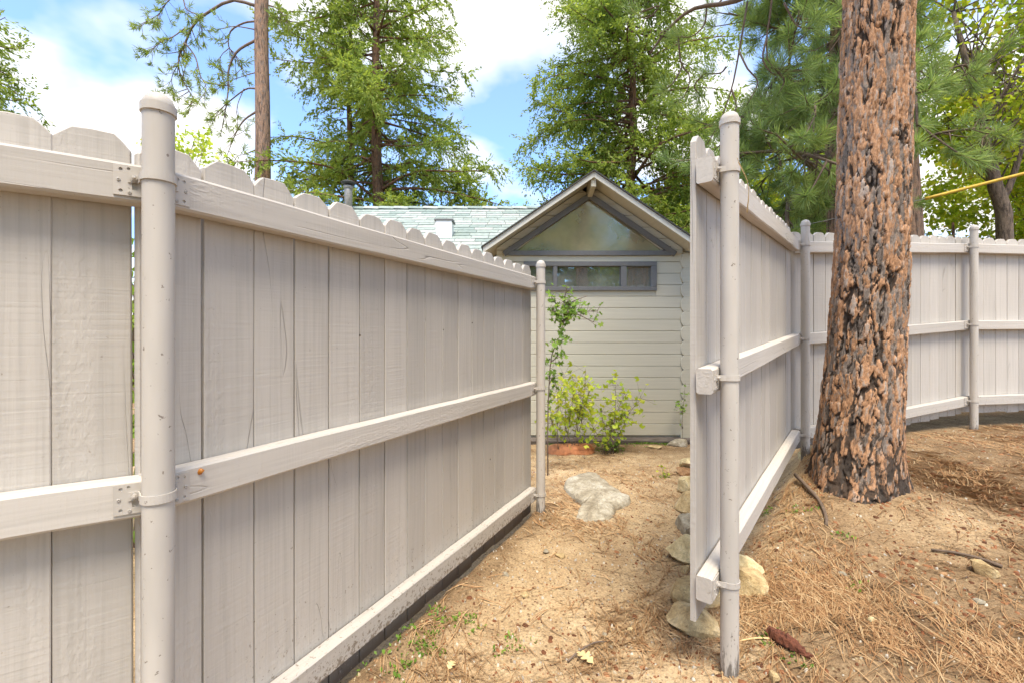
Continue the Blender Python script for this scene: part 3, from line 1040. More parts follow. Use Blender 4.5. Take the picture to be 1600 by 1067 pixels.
# triangular window
tri = obj("triangular_window", [(TRI_X0 + 0.04, YW + 0.012, TRI_B + 0.03), (TRI_X1 - 0.04, YW + 0.012, TRI_B + 0.03), (XC + 0.005, YW + 0.012, TRI_A - 0.05)], [(0, 1, 2)], M['glass_hazy_refl'], house)
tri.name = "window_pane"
fy = YW - 0.050
win = thing("triangular_window", (XC, YW, TRI_B), None, None); 
win.parent = house; win.matrix_basis = W[house.name].inverted() @ W[win.name]
tri.parent = win; tri.matrix_basis = W[win.name].inverted()
bw = 0.062
obj("frame_bar", *prism([(TRI_X0 - 0.005, TRI_B), (TRI_X1 + 0.005, TRI_B), (TRI_X1 + 0.005, TRI_B + bw), (TRI_X0 - 0.005, TRI_B + bw)], 0.06, 0.003), M['trim'], win, Matrix.Translation((0, fy, 0)))
for sgn in (-1, 1):
    x_end = XC + sgn * 1.125
    ang = math.atan(SLOPE)
    # sloping bar, running past the corner like a small rafter tail
    w2 = 0.068
    z_ap = TRI_A + 0.01
    top = [(XC, z_ap + 0.0), (x_end, z_ap - SLOPE * 1.125)]
    off = (math.sin(ang) * w2, math.cos(ang) * w2)
    pl = [(XC, z_ap - w2 / math.cos(ang)), (x_end - sgn * 0.0 - sgn * off[0], z_ap - SLOPE * 1.125 - off[1]), (x_end, z_ap - SLOPE * 1.125), (XC, z_ap)]
    if sgn < 0: pl = pl[::-1]
    obj("frame_bar", *prism(pl, 0.055, 0.003), M['trim'], win, Matrix.Translation((0, fy - 0.004, 0)))
    xe = TRI_X1 if sgn > 0 else TRI_X0
    a, b2 = sorted((xe, xe - sgn * 0.055))
    pl = [(a, TRI_B + bw + 0.001), (b2, TRI_B + bw + 0.001), (b2, TRI_B + bw + 0.055), (a, TRI_B + bw + 0.055)]
    obj("frame_bar", *prism(pl, 0.05, 0.002), M['trim'], win, Matrix.Translation((0, fy + 0.004, 0)))

# low transom window with three panes
tw = thing("transom_window", (XC, YW, TR_Z0), None, None)
tw.parent = house; tw.matrix_basis = W[house.name].inverted() @ W[tw.name]
fb = 0.062
def bar(x0, x1, z0, z1, dy=0.0, t=0.055):
    obj("frame_bar", *prism([(x0, z0), (x1, z0), (x1, z1), (x0, z1)], t, 0.003), M['trim'], tw, Matrix.Translation((0, fy + dy, 0)))
bar(TR_X0, TR_X1, TR_Z1 - 0.058, TR_Z1); bar(TR_X0, TR_X1, TR_Z0, TR_Z0 + 0.052)
bar(TR_X0, TR_X0 + 0.075, TR_Z0 + 0.053, TR_Z1 - 0.059); bar(TR_X1 - 0.075, TR_X1, TR_Z0 + 0.053, TR_Z1 - 0.059)
mx0, mx1 = (hx(864), hx(870.5)), (hx(969), hx(978))
for a, b2 in (mx0, mx1): bar(a, b2, TR_Z0 + 0.053, TR_Z1 - 0.059, 0.004, 0.048)
for a, b2 in ((TR_X0 + 0.07, mx0[0] + 0.005), (mx0[1] - 0.005, mx1[0] + 0.005), (mx1[1] - 0.005, TR_X1 - 0.07)):
    obj("window_pane", [(a, YW + 0.01, TR_Z0 + 0.05), (b2, YW + 0.01, TR_Z0 + 0.05), (b2, YW + 0.01, TR_Z1 - 0.055), (a, YW + 0.01, TR_Z1 - 0.055)], [(0, 1, 2, 3)], M['glass'], tw)
# room behind the windows
rv, rf = box(XL + 0.12, XR - 0.12, YW + 0.11, 8.3, -0.05, 2.27)
obj("room_lining", rv, [tuple(reversed(q)) for q in (rf[0], rf[3], rf[4], rf[5])], M['room'], house)
obj("loft_lining", *merge([box(XL + 0.12, XR - 0.12, 7.6, 7.66, 2.2, 2.5), box(0.2, 1.8, 7.6, 7.66, 2.52, 2.95)]), M['room'], house)

# gable roof: deck, barge boards, ridge beam, shingle edge
YF = 5.545; YB = 9.0
EAVE = 1.345
def slope_slab(sgn, y0, y1, lo, hi, e0, e1):
    """slab over one slope between heights lo..hi above the underside line, from ridge offset e0 to e1"""
    V = []
    for yy in (y0, y1):
        for e, h in ((e0, lo), (e1, lo), (e1, hi), (e0, hi)):
            V.append((XC + sgn * e, yy, ROOF_Z - SLOPE * e + h))
    F = [(0, 1, 2, 3), (7, 6, 5, 4), (0, 4, 5, 1), (1, 5, 6, 2), (2, 6, 7, 3), (3, 7, 4, 0)]
    return V, F
groof = obj("gable_roof", *merge([slope_slab(-1, YF + 0.03, YB, 0.0, 0.045, 0.001, EAVE), slope_slab(1, YF + 0.03, YB, 0.0, 0.045, 0.001, EAVE)]), M['siding'], house)
obj("roof_edge", *merge([slope_slab(-1, YF - 0.02, YB + 0.01, 0.047, 0.064, 0.0, EAVE + 0.03), slope_slab(1, YF - 0.02, YB + 0.01, 0.047, 0.064, 0.0, EAVE + 0.03)]), M['shingle_dark'], groof)
for s_ in (-1, 1):
    obj("barge_board", *slope_slab(s_, YF, YF + 0.028, -0.025, 0.044, 0.002, EAVE + 0.01), M['fascia'], groof)
obj("ridge_beam", [(XC - 0.03, YF + 0.03, ROOF_Z - 0.13), (XC + 0.03, YF + 0.03, ROOF_Z - 0.13), (XC + 0.03, YW, ROOF_Z - 0.19), (XC - 0.03, YW, ROOF_Z - 0.19),
                   (XC - 0.03, YF + 0.03, ROOF_Z - 0.01), (XC + 0.03, YF + 0.03, ROOF_Z - 0.01), (XC + 0.03, YW, ROOF_Z - 0.01), (XC - 0.03, YW, ROOF_Z - 0.01)],
    [(0, 3, 2, 1), (4, 5, 6, 7), (0, 1, 5, 4), (1, 2, 6, 5), (2, 3, 7, 6), (3, 0, 4, 7)], M['siding'], groof)

# main roof with shingles, skylight and flue
YR, ZR, MS = 9.30, 3.86, 0.50
rz = lambda y: ZR - MS * (YR - y)
MX0, MX1, YE = -5.2, 2.1, 6.35
mroof = obj("main_roof", [(MX0, YE, rz(YE)), (MX1, YE, rz(YE)), (MX1, YR, ZR), (MX0, YR, ZR), (MX0, 12.2, rz(YE)), (MX1, 12.2, rz(YE)),
                          (MX0, YE, rz(YE) - 0.12), (MX1, YE, rz(YE) - 0.12), (MX1, 12.2, rz(YE) - 0.12), (MX0, 12.2, rz(YE) - 0.12), (MX1, YR, ZR - 0.12), (MX0, YR, ZR - 0.12)],
             [(0, 1, 2, 3), (3, 2, 5, 4), (0, 6, 7, 1), (4, 5, 8, 9), (1, 7, 10, 2), (2, 10, 8, 5), (0, 3, 11, 6), (3, 4, 9, 11), (6, 11, 10, 7), (11, 9, 8, 10)], M['shingle_dark'], house)
sv, sf = [], []
th = math.atan(MS)
ex = 0.185
srot = Matrix.Rotation(th, 4, 'X')
def shingle_me(w):
    return mesh("shingle", *prism([(0, 0), (w, 0), (w, 0.23), (0, 0.23)], 0.010, 0.002), M['shingle'])
SH = [shingle_me(w) for w in (0.27, 0.31, 0.35)]
rest = []
row = 0
slope_len = (YR - YE) / math.cos(th)
smat = []
for c_ in ((0.285, 0.335, 0.305), (0.33, 0.37, 0.345), (0.225, 0.28, 0.255), (0.36, 0.385, 0.355)):
    smat.append(plain("shingle_tone", c_, 0.85, 14, 0.25, 0.4, 0.004))
SHM = []
for me_ in SH:
    for mt in smat:
        q = me_.copy(); q.materials.clear(); q.materials.append(mt); SHM.append((me_.vertices[0].co.x * 0 + max(v.co.x for v in me_.vertices), q))
while row * ex < slope_len - 0.06:
    s_ = row * ex
    x = MX0 - random.uniform(0, 0.25)
    while x < MX1 - 0.1:
        w, me_ = random.choice(SHM)
        y0 = YE - 0.02 + s_ * math.cos(th); z0 = rz(YE) - 0.01 + s_ * math.sin(th)
        # a shingle lies on the slope: local z runs up the slope, local -y is the outward normal
        m = frame((x, y0, z0), (1, 0, 0), (0, math.sin(th), -math.cos(th)), (0, math.cos(th), math.sin(th)))
        m = Matrix.Translation(Vector((0, -math.sin(th), math.cos(th))) * random.uniform(0.012, 0.017)) @ m @ Matrix.Rotation(-0.05, 4, 'X')
        xm = x + w / 2
        if -2.75 < xm < 0.55 and y0 > 6.7:
            inst("shingle", me_, mroof, m)
        else:
            rest.append((me_, m))
        x += w + 0.006
    row += 1
V, F = [], []
for me_, m in rest:
    b0 = len(V)
    V += [m @ v.co for v in me_.vertices]
    F += [tuple(i + b0 for i in p.vertices) for p in me_.polygons]
tag(obj("shingle_field", V, F, M['shingle'], mroof), kind="stuff")
for i in range(24):
    x = -5.1 + i * 0.30
    v, f = [], []
    for q, (dy_, dz_) in enumerate(((-0.15, -0.060), (-0.02, 0.012), (0.02, 0.012), (0.15, -0.060))):
        v += [(x, YR + dy_, ZR + dz_ + 0.035), (x + 0.315, YR + dy_, ZR + dz_ + 0.024)]
    v += [(a, b2, c2 - 0.012) for a, b2, c2 in v]
    f = [(0, 2, 3, 1), (2, 4, 5, 3), (4, 6, 7, 5), (8, 9, 11, 10), (10, 11, 13, 12), (12, 13, 15, 14), (0, 8, 10, 2), (2, 10, 12, 4), (4, 12, 14, 6), (1, 3, 11, 9), (3, 5, 13, 11), (5, 7, 15, 13), (0, 1, 9, 8), (6, 14, 15, 7)]
    obj("ridge_cap", v, f, smat[i % 4], mroof)
obj("house_wall", *box(MX0 + 0.3, MX1 - 0.3, 6.75, 11.8, -0.1, rz(6.75) - 0.14), M['siding'], house)
# white vent box standing on the slope
sx, sy = -1.08, 7.2
rb = obj("roof_vent_box", *merge([box(sx - 0.125, sx + 0.125, sy, sy + 0.27, rz(sy) - 0.1, 3.09)]), M['skylight'], mroof)
obj("box_flashing", *box(sx - 0.15, sx + 0.15, sy - 0.012, sy + 0.29, 3.092, 3.118), M['trim'], mroof)
# flue
obj("flue_pipe", *merge([lathe([(0.075, 0), (0.075, 0.60), (0.07, 0.61)], 14), ([(x, y, z + 0.60) for x, y, z in lathe([(0.085, 0), (0.095, 0.01), (0.095, 0.05), (0.085, 0.055), (0.06, 0.06)], 14)[0]], lathe([(0.085, 0), (0.095, 0.01), (0.095, 0.05), (0.085, 0.055), (0.06, 0.06)], 14)[1])]), M['flue'], mroof, Matrix.Translation((-3.27, 9.1, 3.60)), True)
obj("flue_cap", *lathe([(0.05, 0), (0.14, 0.015), (0.145, 0.035), (0.10, 0.06), (0.04, 0.075)], 14), M['shingle_dark'], mroof, Matrix.Translation((-3.27, 9.1, 4.285)), True)
#@@VEG@@

# ------------------------------------------------------------------ vegetation helpers
class Foliage:
    def __init__(s): s.v, s.f, s.n = [], [], 0
    def add(s, v, f):
        s.v.append(v); s.f.append(f + s.n); s.n += len(v)
    def build(s, name, mat, parent):
        return obj(name, np.concatenate(s.v), np.concatenate(s.f), mat, parent)


class Wood:
    def __init__(s): s.v, s.f = [], []
    def tube(s, pts, radii, sides=5):
        v, f = tube(pts, radii, sides)
        b = len(s.v); s.v += v; s.f += [tuple(i + b for i in q) for q in f]
    def build(s, name, mat, parent):
        return obj(name, s.v, s.f, mat, parent, None, True)


def trunk_mesh(pts, radii, sides=14, rough=0.06, seed=1):
    v, f = tube(pts, radii, sides)
    rr = random.Random(seed)
    out = []
    for i, p in enumerate(v):
        c = Vector(pts[i // sides]) if i // sides < len(pts) else p
        out.append(c + (p - c) * (1 + rr.uniform(-rough, rough)))
    return out, f


def lerp_r(a, b, n, pw=1.0):
    return [a + (b - a) * (i / (n - 1)) ** pw for i in range(n)]


def rv3(s):
    return Vector((random.gauss(0, s), random.gauss(0, s), random.gauss(0, s)))


def cedar(name, label, base, H, rmax, zmin, nb, trunk_r, mat='cedar', size=1.0, prof=0.7, leaf=0.15, dens=1.0, cat="tree", group=None, lean=(0, 0), reach=None, zvis=17.0):
    """conifer with drooping flat sprays; reach(az, h) scales the branch length."""
    t = thing(name, base, label, cat, group)
    base = Vector(base)
    top = base + Vector((lean[0], lean[1], H))
    tp = [base.lerp(top, i / 14) + (rv3(0.03) if i else Vector()) for i in range(15)]
    obj("trunk", *trunk_mesh(tp, lerp_r(trunk_r, 0.02, 15, 0.9), 12, 0.07), M['bark_cedar'], t, None, True)
    wood, C_, D_, Nn, Ln = Wood(), [], [], [], []
    for b in range(nb):
        h = zmin + (H - zmin) * ((b + random.random()) / nb) ** 1.15 * 0.97
        if h > zvis: continue
        az = random.uniform(0, 2 * math.pi)
        ln = rmax * (1 - (h - zmin * 0.3) / H) ** prof * random.choice((0.4, 0.6, 0.8, 0.95, 1.1)) * random.uniform(0.85, 1.12)
        if reach: ln *= reach(az, h)
        if ln < 0.3: continue
        a = Vector((math.cos(az), math.sin(az), 0))
        org = base.lerp(top, h / H)
        rise = random.uniform(-0.55, 0.75)
        side = Vector((-a.y, a.x, 0)) * random.uniform(-0.25, 0.25)
        ctrl = [org, org + (a + side * 0.4) * ln * 0.35 + Vector((0, 0, rise * ln * 0.25)), org + (a + side) * ln * 0.7 + Vector((0, 0, (rise * 0.3 - 0.05) * ln)), org + (a + side * 1.4) * ln + Vector((0, 0, (rise * 0.35 - 0.12) * ln + random.uniform(-.3, .4)))]
        pts = curve_pts(ctrl, 9)
        wood.tube(pts, lerp_r(0.012 + 0.012 * ln, 0.006, 9), 4)
        nt_ = int((6 + ln * 8.0) * dens)
        for q in range(nt_):
            u = 0.22 + 0.78 * (q + random.random()) / nt_
            k = min(int(u * 8), 7); p = pts[k].lerp(pts[k + 1], u * 8 - k)
            tg = (pts[k + 1] - pts[k]).normalized()
            sd_ = tg.cross(Vector((0, 0, 1))).normalized() * random.choice((-1, 1))
            td = (tg * random.uniform(0.0, 0.9) + sd_ * random.uniform(0.1, 1.0) + Vector((0, 0, random.uniform(-1.1, 0.7)))).normalized()
            tl = random.uniform(0.35, 0.85) * size * (1.15 - 0.4 * u)
            m = max(6, int(26 * tl / 0.6))
            pl = (td.cross(Vector((0, 0, 1))) + rv3(0.35)).normalized()      # spray plane side direction
            for e in range(m):
                w_ = (e + random.random()) / m
                pp = p + td * tl * w_ + Vector((0, 0, -0.16 * tl * w_ * w_)) + rv3(0.03)
                dd = td * 0.8 + pl * random.uniform(-0.9, 0.9) + Vector((0, 0, random.uniform(-0.5, 0.15)))
                C_.append(pp); D_.append(dd); Ln.append(leaf * random.uniform(0.6, 1.3) * (1.1 - 0.4 * w_))
    wood.build("limbs", M['bark_cedar'], t)
    C_ = np.array(C_); D_ = np.array(D_); Ln = np.array(Ln)
    nrm = rng.normal(size=C_.shape) * 0.8 + np.array([0, 0, 0.7])
    v, f = diamonds(C_, D_, nrm, Ln, Ln * 0.40)
    fo = Foliage(); fo.add(v, f)
    fo.build("crown", M[mat], t)
    return t


def tufts_mesh(P, A, n, ln, wd, spread=(0.25, 1.35), droop=0.18, back=0.10):
    P = np.asarray(P); A = unit(np.asarray(A))
    P = np.repeat(P, n, 0); A = np.repeat(A, n, 0)
    k = len(P)
    r = rng.normal(size=(k, 3)); r = unit(r - A * np.sum(r * A, -1, keepdims=True))
    ph = rng.uniform(spread[0], spread[1], (k, 1))
    d = A * np.cos(ph) + r * np.sin(ph); d[:, 2] -= droop * rng.random(k)
    c = P - A * (rng.random((k, 1)) * back)
    l = ln * rng.uniform(0.7, 1.15, k)
    return diamonds(c, d, rng.normal(size=(k, 3)), l, np.full(k, wd), 0.5)


class Pine:
    """collects boughs (wood) and needle tufts for one pine."""
    def __init__(s): s.w, s.P, s.A = Wood(), [], []
    def bough(s, ctrl, r0, ntw, tl, droop=0.25, ntuft=3, n=14, bare=0.3, sides=6):
        pts = curve_pts(ctrl, n)
        s.w.tube(pts, lerp_r(r0, max(0.004, r0 * 0.28), n), sides)
        s.P.append(pts[-1]); s.A.append(pts[-1] - pts[-2])
        for q in range(ntw):
            u = bare + (1 - bare) * (q + random.random()) / ntw
            k = min(int(u * (n - 1)), n - 2); p = pts[k].lerp(pts[k + 1], u * (n - 1) - k)
            tg = (pts[k + 1] - pts[k]).normalized()
            d = (tg * random.uniform(0.3, 0.9) + rv3(0.55) + Vector((0, 0, -droop))).normalized()
            l = tl * random.uniform(0.5, 1.2)
            c2 = [p, p + d * l * 0.4 + Vector((0, 0, -0.05 * l)), p + d * l * 0.75 + Vector((0, 0, -droop * 0.25 * l)), p + d * l + Vector((0, 0, random.uniform(-0.05, 0.22) * l))]
            tp = curve_pts(c2, 6)
            s.w.tube(tp, lerp_r(max(0.005, r0 * 0.35), 0.004, 6), 4)
            s.P.append(tp[-1]); s.A.append(tp[-1] - tp[-2])
            for e in range(ntuft - 1):
                a = random.uniform(0.55, 0.97); kk = min(int(a * 5), 4)
                s.P.append(tp[kk].lerp(tp[kk + 1], a * 5 - kk)); s.A.append((tp[kk + 1] - tp[kk]).normalized() + rv3(0.35))


def pine_tree(name, label, base, H, trunk_r, zmin, nb, rmax, mat, nneed, ln, wd, ntw=9, zvis=9.5, tl=0.55, group=None, azr=(0, 2 * math.pi), twr=None, barkm='bark_far', ntuft=3):
    t = thing(name, base, label, "tree", group)
    base = Vector(base)
    tp = [base + Vector((0.03 * math.sin(i), 0.03 * math.cos(1.7 * i), H * i / 14)) for i in range(15)]
    obj("trunk", *trunk_mesh(tp, lerp_r(trunk_r, 0.03, 15, 1.1), 16, 0.05), M[barkm], t, None, True)
    pi = Pine()
    for b in range(nb):
        h = zmin + (H - zmin) * (b + random.random()) / nb
        if h > zvis: continue
        az = random.uniform(*azr)
        l = rmax * (1 - 0.75 * h / H) * random.uniform(0.6, 1.15)
        a = Vector((math.cos(az), math.sin(az), 0)); o = base + Vector((0, 0, h))
        up = random.uniform(-0.1, 0.25)
        pi.bough([o, o + a * l * 0.35 + Vector((0, 0, up * l * 0.4)), o + a * l * 0.7 + rv3(0.12 * l) + Vector((0, 0, up * l * 0.3 - 0.06 * l)), o + a * l + rv3(0.16 * l) + Vector((0, 0, -0.12 * l))], 0.018 + 0.010 * l, ntw, tl, 0.25, ntuft)
    pi.w.build("limbs", M['twig_dark'], t)
    fo = Foliage(); fo.add(*tufts_mesh(pi.P, pi.A, nneed, ln, wd))
    fo.build("crown", M[mat], t)
    return t


def leaf_cloud(centres, radii, n, size, flat=0.3):
    c = np.repeat(np.asarray(centres), n, 0); r = np.repeat(np.asarray(radii), n)
    k = len(c)
    d = rand_unit(k)
    p = c + d * (r * rng.random(k) ** 0.45)[:, None] * np.array([1, 1, 0.8])
    nr = rng.normal(size=(k, 3)) * 0.75 + np.array([0, -0.2, 0.8])
    dr = rng.normal(size=(k, 3)); dr[:, 2] -= 0.5
    l = size * rng.uniform(0.6, 1.3, k)
    return diamonds(p, dr, nr, l, l * 0.72, 0.42, 0.08)


def broadleaf(name, label, base, H, crown_z, crown_r, nclump, nleaf, leaf, mat, trunk_r, group=None, trunk_pts=None, extra=None, clump=0.5, barkm='bark_oak', crown_c=None):
    t = thing(name, base, label, "tree", group)
    base = Vector(base)
    tp = trunk_pts if trunk_pts else [base, base + Vector((0.05, 0, H * 0.3)), base + Vector((-0.05, 0.05, H * 0.6)), base + Vector((0, 0, H * 0.9))]
    pts = curve_pts(tp, 12)
    obj("trunk", *trunk_mesh(pts, lerp_r(trunk_r, trunk_r * 0.25, 12), 10, 0.05), M[barkm], t, None, True)
    w = Wood(); cs, rs = [], []
    if extra:
        for e in extra: w.tube(curve_pts(e[0], 10), lerp_r(e[1], e[1] * 0.35, 10), 8)
    cc = base + Vector((0, 0, crown_z)) if crown_c is None else Vector(crown_c)
    if not isinstance(crown_r, tuple): crown_r = (crown_r, crown_r, crown_r)
    for q in range(nclump):
        d = rv3(1).normalized() * random.random() ** 0.4
        c = cc + Vector((d.x * crown_r[0], d.y * crown_r[1], d.z * crown_r[2]))
        s_ = pts[random.randint(4, 11)]
        w.tube(curve_pts([s_, s_.lerp(c, 0.5) + rv3(0.1) + Vector((0, 0, 0.1)), c], 6), lerp_r(trunk_r * 0.12, 0.005, 6), 4)
        cs.append(c); rs.append(clump * random.uniform(0.7, 1.3))
    w.build("limbs", M[barkm], t)
    fo = Foliage(); fo.add(*leaf_cloud([tuple(c) for c in cs], rs, nleaf, leaf))
    fo.build("crown", M[mat], t)
    return t


# ------------------------------------------------------------------ the big pine
pine = thing("pine_tree", (TRUNK.x, TRUNK.y, gz(TRUNK.x, TRUNK.y)), "big pine with orange plated bark standing inside the fence corner", "tree")


def bark_trunk():
    nu = 250
    z_lo, z_hi = 0.14, 3.75
    zs = np.concatenate([np.linspace(z_lo, z_hi, 370), np.linspace(z_hi, 9.0, 60)[1:]])
    th_ = np.linspace(0, 2 * np.pi, nu, endpoint=False)
    T, Z = np.meshgrid(th_, zs)
    g0 = 0.27
    hrel = Z - g0
    rad = np.interp(hrel, [-0.15, 0.0, 0.08, 0.22, 0.5, 1.0, 1.6, 3.2, 9.0], [0.31, 0.285, 0.268, 0.250, 0.232, 0.214, 0.206, 0.196, 0.14])
    flare = np.exp(-np.clip(hrel, 0, 9) / 0.16)
    rad = rad * (1 + flare * (0.10 * np.cos(3 * T + 0.7) + 0.05 * np.cos(5 * T + 2)))
    cx = np.interp(hrel, [-0.2, 0, 0.7, 1.5, 3.2, 9], [2.31, 2.315, 2.37, 2.425, 2.475, 2.55])
    # plates: stretched cells on the unrolled trunk
    def cells(ncell, chh, w1, w2, sd):
        cu = T / (2 * np.pi) * ncell + w1 * (fbm(T * 2.2, Z * 5, sd, 3) - 0.5) + w2 * (fbm(T * 7, Z * 15, sd + 2, 3) - 0.5)
        cv = Z / chh + 1.3 * (fbm(T * 4.5, Z * 2.2, sd + 5, 3) - 0.5)
        iu = np.floor(cu).astype(int); iv = np.floor(cv).astype(int)
        F1 = np.full(T.shape, 9.0); F2 = np.full(T.shape, 9.0); ID = np.zeros(T.shape)
        for a in (-1, 0, 1):
            for b in (-1, 0, 1):
                ku = np.mod(iu + a, ncell); kv = iv + b
                px_ = iu + a + 0.5 + 0.9 * (_hash(ku, kv, sd + 11) - 0.5)
                pv_ = iv + b + 0.5 + 0.9 * (_hash(ku, kv, sd + 12) - 0.5)
                dd = np.hypot((cu - px_), (cv - pv_) * 0.75)
                idh = _hash(ku, kv, sd + 13)
                nearer = dd < F1
                F2 = np.where(nearer, F1, np.minimum(F2, dd)); ID = np.where(nearer, idh, ID); F1 = np.where(nearer, dd, F1)
        return F2 - F1, ID
    eA, IA = cells(23, 0.26, 1.5, 0.9, 41)
    eB, IB = cells(46, 0.125, 1.6, 1.1, 141)
    eC, IC = cells(92, 0.050, 1.8, 1.2, 241)
    wu = T * 3.0 + 0.8 * (fbm(T * 5, Z * 9, 201, 3) - 0.5)
    wv = Z * 2.3 + 0.5 * (fbm(T * 3.5, Z * 5, 203, 2) - 0.5)
    na = fbm(wu, wv, 211, 3)
    f1 = 1 - sstep(0.004, 0.032, np.abs(na - 0.5))
    gate = sstep(0.30, 0.52, fbm(T * 3, Z * 5, 71, 3))
    f1 = f1 * (0.35 + 0.65 * gate)
    gA = (1 - sstep(0.0, 0.12, eA)) * (0.4 + 0.6 * gate); gB = 1 - sstep(0.0, 0.14, eB)
    fine = fbm(T * 34, Z * 60, 51, 3) - 0.5
    r = rad + 0.011 * (IA - 0.5) + 0.0085 * (IB - 0.5) + 0.0045 * (IC - 0.5) - 0.022 * f1 - 0.012 * gA - 0.004 * gB + 0.005 * fine
    groove = np.maximum(f1, 0.75 * gA); groove2 = gB; ID = IA; ID2 = IB; ridg = IA * 0
    X = cx + r * np.cos(T); Y = TRUNK.y + r * np.sin(T)
    v = np.stack([X, Y, Z], -1).reshape(-1, 3)
    nr = len(zs)
    i0 = np.arange(nr - 1)[:, None] * nu; j = np.arange(nu)[None]; j2 = (j + 1) % nu
    f = np.stack([i0 + j, i0 + j2, i0 + nu + j2, i0 + nu + j], -1).reshape(-1, 4)
    o = obj("trunk", v, f, M['bark'], pine)
    char = 0.22 * (1 - sstep(0.05, 0.75, hrel)) * (0.6 + 0.8 * fbm(T * 3, Z * 4, 61, 3)) + 0.20 * (1 - sstep(0.5, 1.7, hrel)) * fbm(T * 4, Z * 6, 63, 3)
    crust = np.clip(0.78 * groove + 0.22 * groove2 + 0.30 * (ID2 < 0.16) + 0.10 * (ID > 0.7) + 0.22 * sstep(0.93, 1.0, ridg) + char + 0.20 * (fbm(T * 3.2, Z * 3, 67, 3) - 0.5), 0, 1)
    at_ = o.data.attributes.new("crust", 'FLOAT', 'POINT')
    at_.data.foreach_set("value", crust.ravel().astype(np.float32))
    at2 = o.data.attributes.new("plate", 'FLOAT', 'POINT')
    at2.data.foreach_set("value", (0.45 * IB + 0.30 * IC + 0.25 * IA).ravel().astype(np.float32))


bark_trunk()
tb = Pine()
tc_ = Vector((2.50, TRUNK.y, 0))
A_ = at
br = [at(1330, -190, 3.25), at(1215, -40, 3.9), at(1150, 2, 4.2), at(1085, 14, 4.4), at(1045, 45, 4.5), at(1015, 85, 4.55)]
pts = curve_pts(br, 16); tb.w.tube(pts, lerp_r(0.030, 0.009, 16), 7)
tb.w.tube(curve_pts([(2.50, 3.08, 4.6), at(1345, -260, 3.15), at(1330, -190, 3.25)], 6), lerp_r(0.04, 0.03, 6), 7)
hang = [[(1168, 3, 4.15), (1155, 80, 4.2), (1143, 140, 4.25), (1125, 190, 4.3), (1105, 225, 4.3)],
        [(1207, -60, 3.9), (1205, 10, 3.95), (1198, 60, 4.0), (1205, 105, 4.0), (1262, 110, 3.9)],
        [(1154, 80, 4.2), (1168, 108, 4.1), (1184, 130, 4.1), (1166, 166, 4.05)],
        [(1104, 12, 4.35), (1100, 40, 4.4), (1080, 58, 4.4), (1057, 58, 4.45)],
        [(1060, 60, 4.45), (1064, 100, 4.5), (1078, 120, 4.5), (1070, 150, 4.5), (1052, 162, 4.5)],
        [(1066, 105, 4.5), (1052, 130, 4.5), (1035, 142, 4.5)],
        [(1135, 105, 4.25), (1125, 115, 4.3), (1100, 116, 4.35)],
        [(1143, 140, 4.25), (1150, 170, 4.2), (1130, 200, 4.25)],
        [(1198, 60, 4.0), (1192, 95, 4.0), (1212, 118, 4.0), (1225, 96, 3.95)],
        [(1000, 20, 4.7), (1030, 10, 4.6), (1010, 30, 4.7), (985, 15, 4.7)],
        [(1120, 10, 4.3), (1140, -20, 4.3), (1120, -40, 4.4)],
        [(1045, 45, 4.5), (1030, 55, 4.5), (1045, 60, 4.55)],
        [(1125, 190, 4.3), (1108, 196, 4.4), (1085, 188, 4.45)],
        [(1100, 116, 4.35), (1085, 135, 4.4), (1095, 150, 4.4)],
        [(1225, 5, 3.9), (1245, 40, 3.9), (1270, 45, 3.8)],
        [(1205, 105, 4.0), (1225, 125, 4.0), (1215, 150, 4.0)]]
for hc in hang:
    c2 = [at(*q) for q in hc]
    p_ = curve_pts(c2, 10)
    tb.w.tube(p_, lerp_r(0.0095, 0.0045, 10), 5)
    for e in (9, 9, 8, 7):
        tb.P.append(p_[e] + rv3(0.01)); tb.A.append((p_[e] - p_[e - 1]) * 20 + Vector((0, 0, 0.35)) + rv3(0.25))
hi = Pine()
for b in range(26):
    h = random.uniform(5.6, 8.9); az = random.uniform(0, 2 * math.pi); l = random.uniform(1.0, 1.9)
    a = Vector((math.cos(az), math.sin(az), 0)); o_ = tc_ + Vector((0, 0, h))
    hi.bough([o_, o_ + a * l * 0.4 + Vector((0, 0, 0.1)), o_ + a * l * 0.8 + rv3(0.1), o_ + a * l + Vector((0, 0, -0.1))], 0.03, 7, 0.5)
tb.w.v += []
tb.w.build("limbs", M['twig_dark'], pine)
hi.w.build("limbs", M['twig_dark'], pine)
fo = Foliage()
fo.add(*tufts_mesh(tb.P, tb.A, 30, 0.20, 0.0045, (0.15, 1.25), 0.10, 0.07))
fo.add(*tufts_mesh(hi.P, hi.A, 26, 0.22, 0.006))
fo.build("crown", M['pine'], pine)

# ------------------------------------------------------------------ trees behind the fences
gr_p = "pines behind the corner fence"
pine_tree("pine_tree", "pine half hidden behind the big trunk, its boughs filling the space above the open fence", (5.05, 7.0, 0.3), 13, 0.21, 2.7, 78, 2.8, 'pine_blue', 34, 0.21, 0.0085, 15, 8.6, 0.62, gr_p, azr=(1.1, 4.9), ntuft=4)
pine_tree("pine_tree", "pine whose trunk peeks out behind the outer edge of the big trunk", (6.60, 7.6, 0.3), 14, 0.24, 2.9, 40, 1.6, 'pine_blue', 30, 0.21, 0.0085, 12, 9.2, 0.5, gr_p, azr=(1.2, 5.4), ntuft=4)

